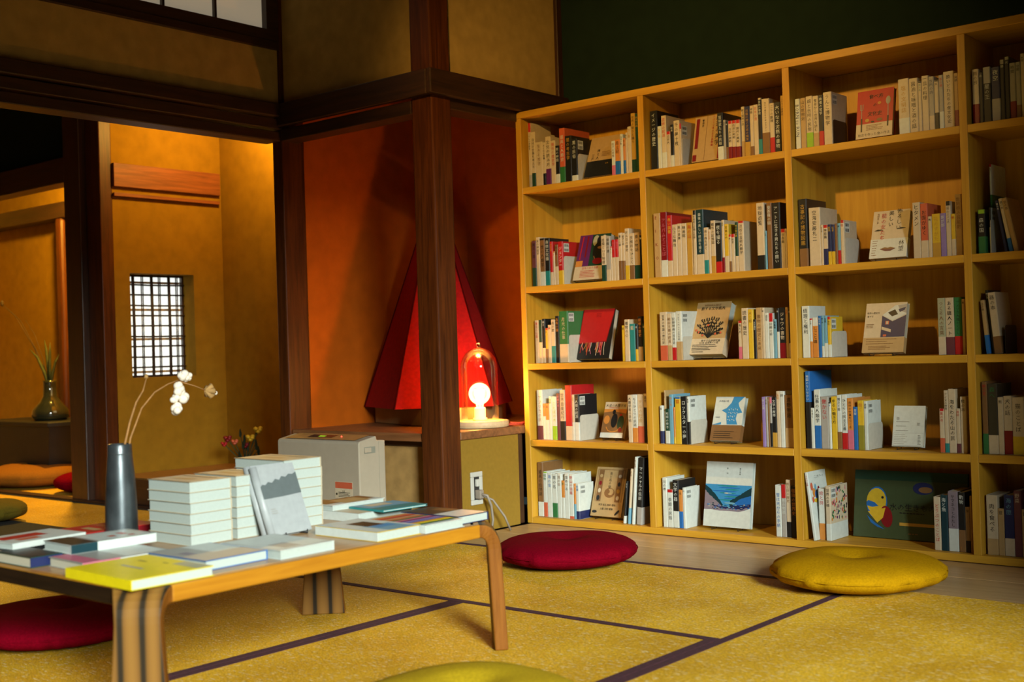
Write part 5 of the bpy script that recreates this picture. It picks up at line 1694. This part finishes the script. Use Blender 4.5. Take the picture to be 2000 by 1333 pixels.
# ------------------------------------------------------------------ air purifier
pu = thing('air_purifier', 'white boxy air purifier standing beside the low table', 'appliance', (-3.98, 3.38, 0))
pl_w = mat('warm_white_plastic', (.35, .31, .235), .45, .03, 30)
pr = [(.0, .004), (.0, .428), (.006, .437), (.10, .455), (.104, .437), (.15, .434), (.15, .004)]
bev(MB().prism([(a, b) for a, b in pr], 0, -.26, .265).build('body', pl_w, pu), .005, 2)
MB().add([(-.22, .012, .4415), (.23, .012, .4415), (.23, .095, .4575), (-.22, .095, .4575)], [(0, 1, 2, 3)]).build('top_panel', mat('amber_top_plastic', (.42, .24, .08), .3), pu)
MB().add([(-.10, .035, .4470), (.06, .035, .4470), (.06, .075, .4548), (-.10, .075, .4548)], [(0, 1, 2, 3)]).build('control_panel', mat('dark_control_panel', (.03, .025, .02), .2), pu)
MB().add([(-.04, .045, .4493), (.0, .045, .4493), (.0, .06, .4523), (-.04, .06, .4523)], [(0, 1, 2, 3)]).build('green_display', emit('green_display_glow', (.25, .5, .02), .8), pu)
MB().ball((.10, .055, .4512), .0035).build('red_light', emit('red_led_glow', (1, .06, .03), 3), pu)
gm = mat('grey_grip', (.2, .21, .17), .5)
MB().box(.2652, .2662, .03, .092, .385, .412).build('grip_recess', gm, pu)
MB().box(.2663, .270, .03, .066, .389, .409).build('grip_flap', pl_w, pu)
MB().box(.2651, .2655, .1125, .1135, .01, .43).build('panel_seam', gm, pu)
st = MB().box(.113, .222, -.0008, -.0003, .198, .268).build('warning_label', P('c'), pu)
MB().box(.115, .220, -.0012, -.0009, .240, .266).build('red_header', P('ro'), st)
lt = letters('注意', .009, False)
lt.v = [(x + .165, -.0013, z + .228) for x, y, z in lt.v]
lt.build('warning_print', P('k'), st)
lt = letters('●', .014, False)
lt.v = [(x + .124, -.0013, z + .216) for x, y, z in lt.v]
for q in range(4):
    lt.add([(.134, -.0013, .222 - q * .006), (.205 - .01 * (q % 2), -.0013, .222 - q * .006), (.205 - .01 * (q % 2), -.0013, .2243 - q * .006), (.134, -.0013, .2243 - q * .006)], [(0, 1, 2, 3)])
lt.build('small_print', P('dk'), st)['kind'] = 'stuff'

# ------------------------------------------------------------------ far room: stand, vase and grasses, flowers
bs = thing('display_stand', 'black tapering display stand in the far room', 'stand', (-7.75, 4.18, 0))
blk = mat('black_lacquer', (.010, .011, .010), .5, .2, 20)
MB().add([(-.36, -.16, .001), (.36, -.16, .001), (.36, .16, .001), (-.36, .16, .001), (-.46, -.2, .39), (.46, -.2, .39), (.46, .2, .39), (-.46, .2, .39)], [(0, 3, 2, 1), (4, 5, 6, 7), (0, 1, 5, 4), (1, 2, 6, 5), (2, 3, 7, 6), (3, 0, 4, 7)]).build('stand_body', blk, bs)
bev(MB().box(-.48, .48, -.22, .22, .39, .42).build('stand_top', blk, bs), .004, 1)
vz = thing('glass_vase', 'dark glass bottle vase on the black display stand', 'vase', (-7.58, 4.15, .421))
MB().lathe([(0, .0), (.10, .0), (.12, .03), (.115, .07), (.07, .12), (.045, .16), (.042, .25), (.046, .265), (.04, .26), (.036, .17), (0, .15)], 28).build('vase_body', mat('dark_bottle_glass', (.02, .022, .012), .08, .2, 20, spec=.8), vz, True)
gr_ = thing('grass_arrangement', 'long thin grasses with seed heads arranged in the dark glass vase', 'plant', (-7.58, 4.15, .60))
leaf_m = mat('grass_leaf', (.035, .045, .006), .7, .3, 40)
reed_m = mat('dark_dried_grass', (.05, .028, .008), .8, .3, 40)
rnd = random.Random(5)
for dx, dy, hh in ((-.42, -.10, .62), (-.30, 0, .50), (-.16, -.05, .30), (-.09, .02, .36), (.02, 0, .34), (.06, .04, .26), (-.22, .05, .22), (-.50, -.12, .66)):
    big = hh < .4
    MB().tube([(0, 0, 0), (dx * .25, dy * .25, hh * .45), (dx * .6, dy * .6, hh * .8), (dx, dy, hh)], [.006, .011, .009, .001] if big else [.003, .0025, .002, .0012], 5).build('grass_blade' if big else 'grass_stem', leaf_m if big else reed_m, gr_, True)
for dx, dy, hh in ((-.42, -.10, .62), (-.50, -.12, .66), (-.45, -.12, .69)):
    MB().ball((dx, dy, hh), .012, 1, 1, 2, 1).build('seed_head', mat('dark_seed', (.05, .03, .015), .9), gr_)

fl = thing('flower_arrangement', 'small red and yellow flower arrangement in the lattice window alcove', 'plant', (-5.62, 4.25, .15))
MB().lathe([(0, .001), (.05, .001), (.06, .03), (.045, .05), (0, .05)], 18).build('flower_bowl', blk, fl, True)
rnd = random.Random(9)
for k, (dx, dz, c, r) in enumerate([(-.10, .19, 'dr', .028), (-.06, .17, 'ro', .024), (-.12, .16, 'r', .022), (.03, .19, 'y', .030), (.075, .235, 'y', .030), (.0, .15, 'dr', .024)]):
    mb = MB()
    base = Vector((dx * .762, dx * .647, dz))
    for q in range(7):
        a = 2 * math.pi * q / 7
        mb.ball((base.x + r * .6 * math.cos(a), base.y + r * .6 * math.sin(a) * .6, base.z + r * .35 * math.sin(2 * a)), r * .5, 1, 1, .7, 1)
    mb.build('blossom', P(c), fl, True)
    MB().tube([(0, 0, .04), (base.x * .5, base.y * .5, dz * .6), tuple(base)], .003, 5).build('flower_stem', leaf_m, fl)
dleaf = mat('dark_leaf', (.015, .03, .012), .7, .3, 40)
for k in range(16):
    a, hh = rnd.uniform(0, 6.28), rnd.uniform(.06, .27)
    dx, dy = rnd.uniform(.02, .07) * math.cos(a) + .03, rnd.uniform(.02, .07) * math.sin(a)
    c = Vector((dx, dy, hh))
    MB().add([tuple(c + Vector((-.012, 0, -.02))), tuple(c + Vector((.0, .004, -.028))), tuple(c + Vector((.016, 0, -.008))), tuple(c + Vector((.010, -.004, .026))), tuple(c + Vector((-.008, 0, .014)))], [(0, 1, 2, 3, 4)]).build('leaf', dleaf, fl)
    MB().tube([(0, 0, .04), tuple(c)], .002, 4).build('leaf_stem', dleaf, fl)
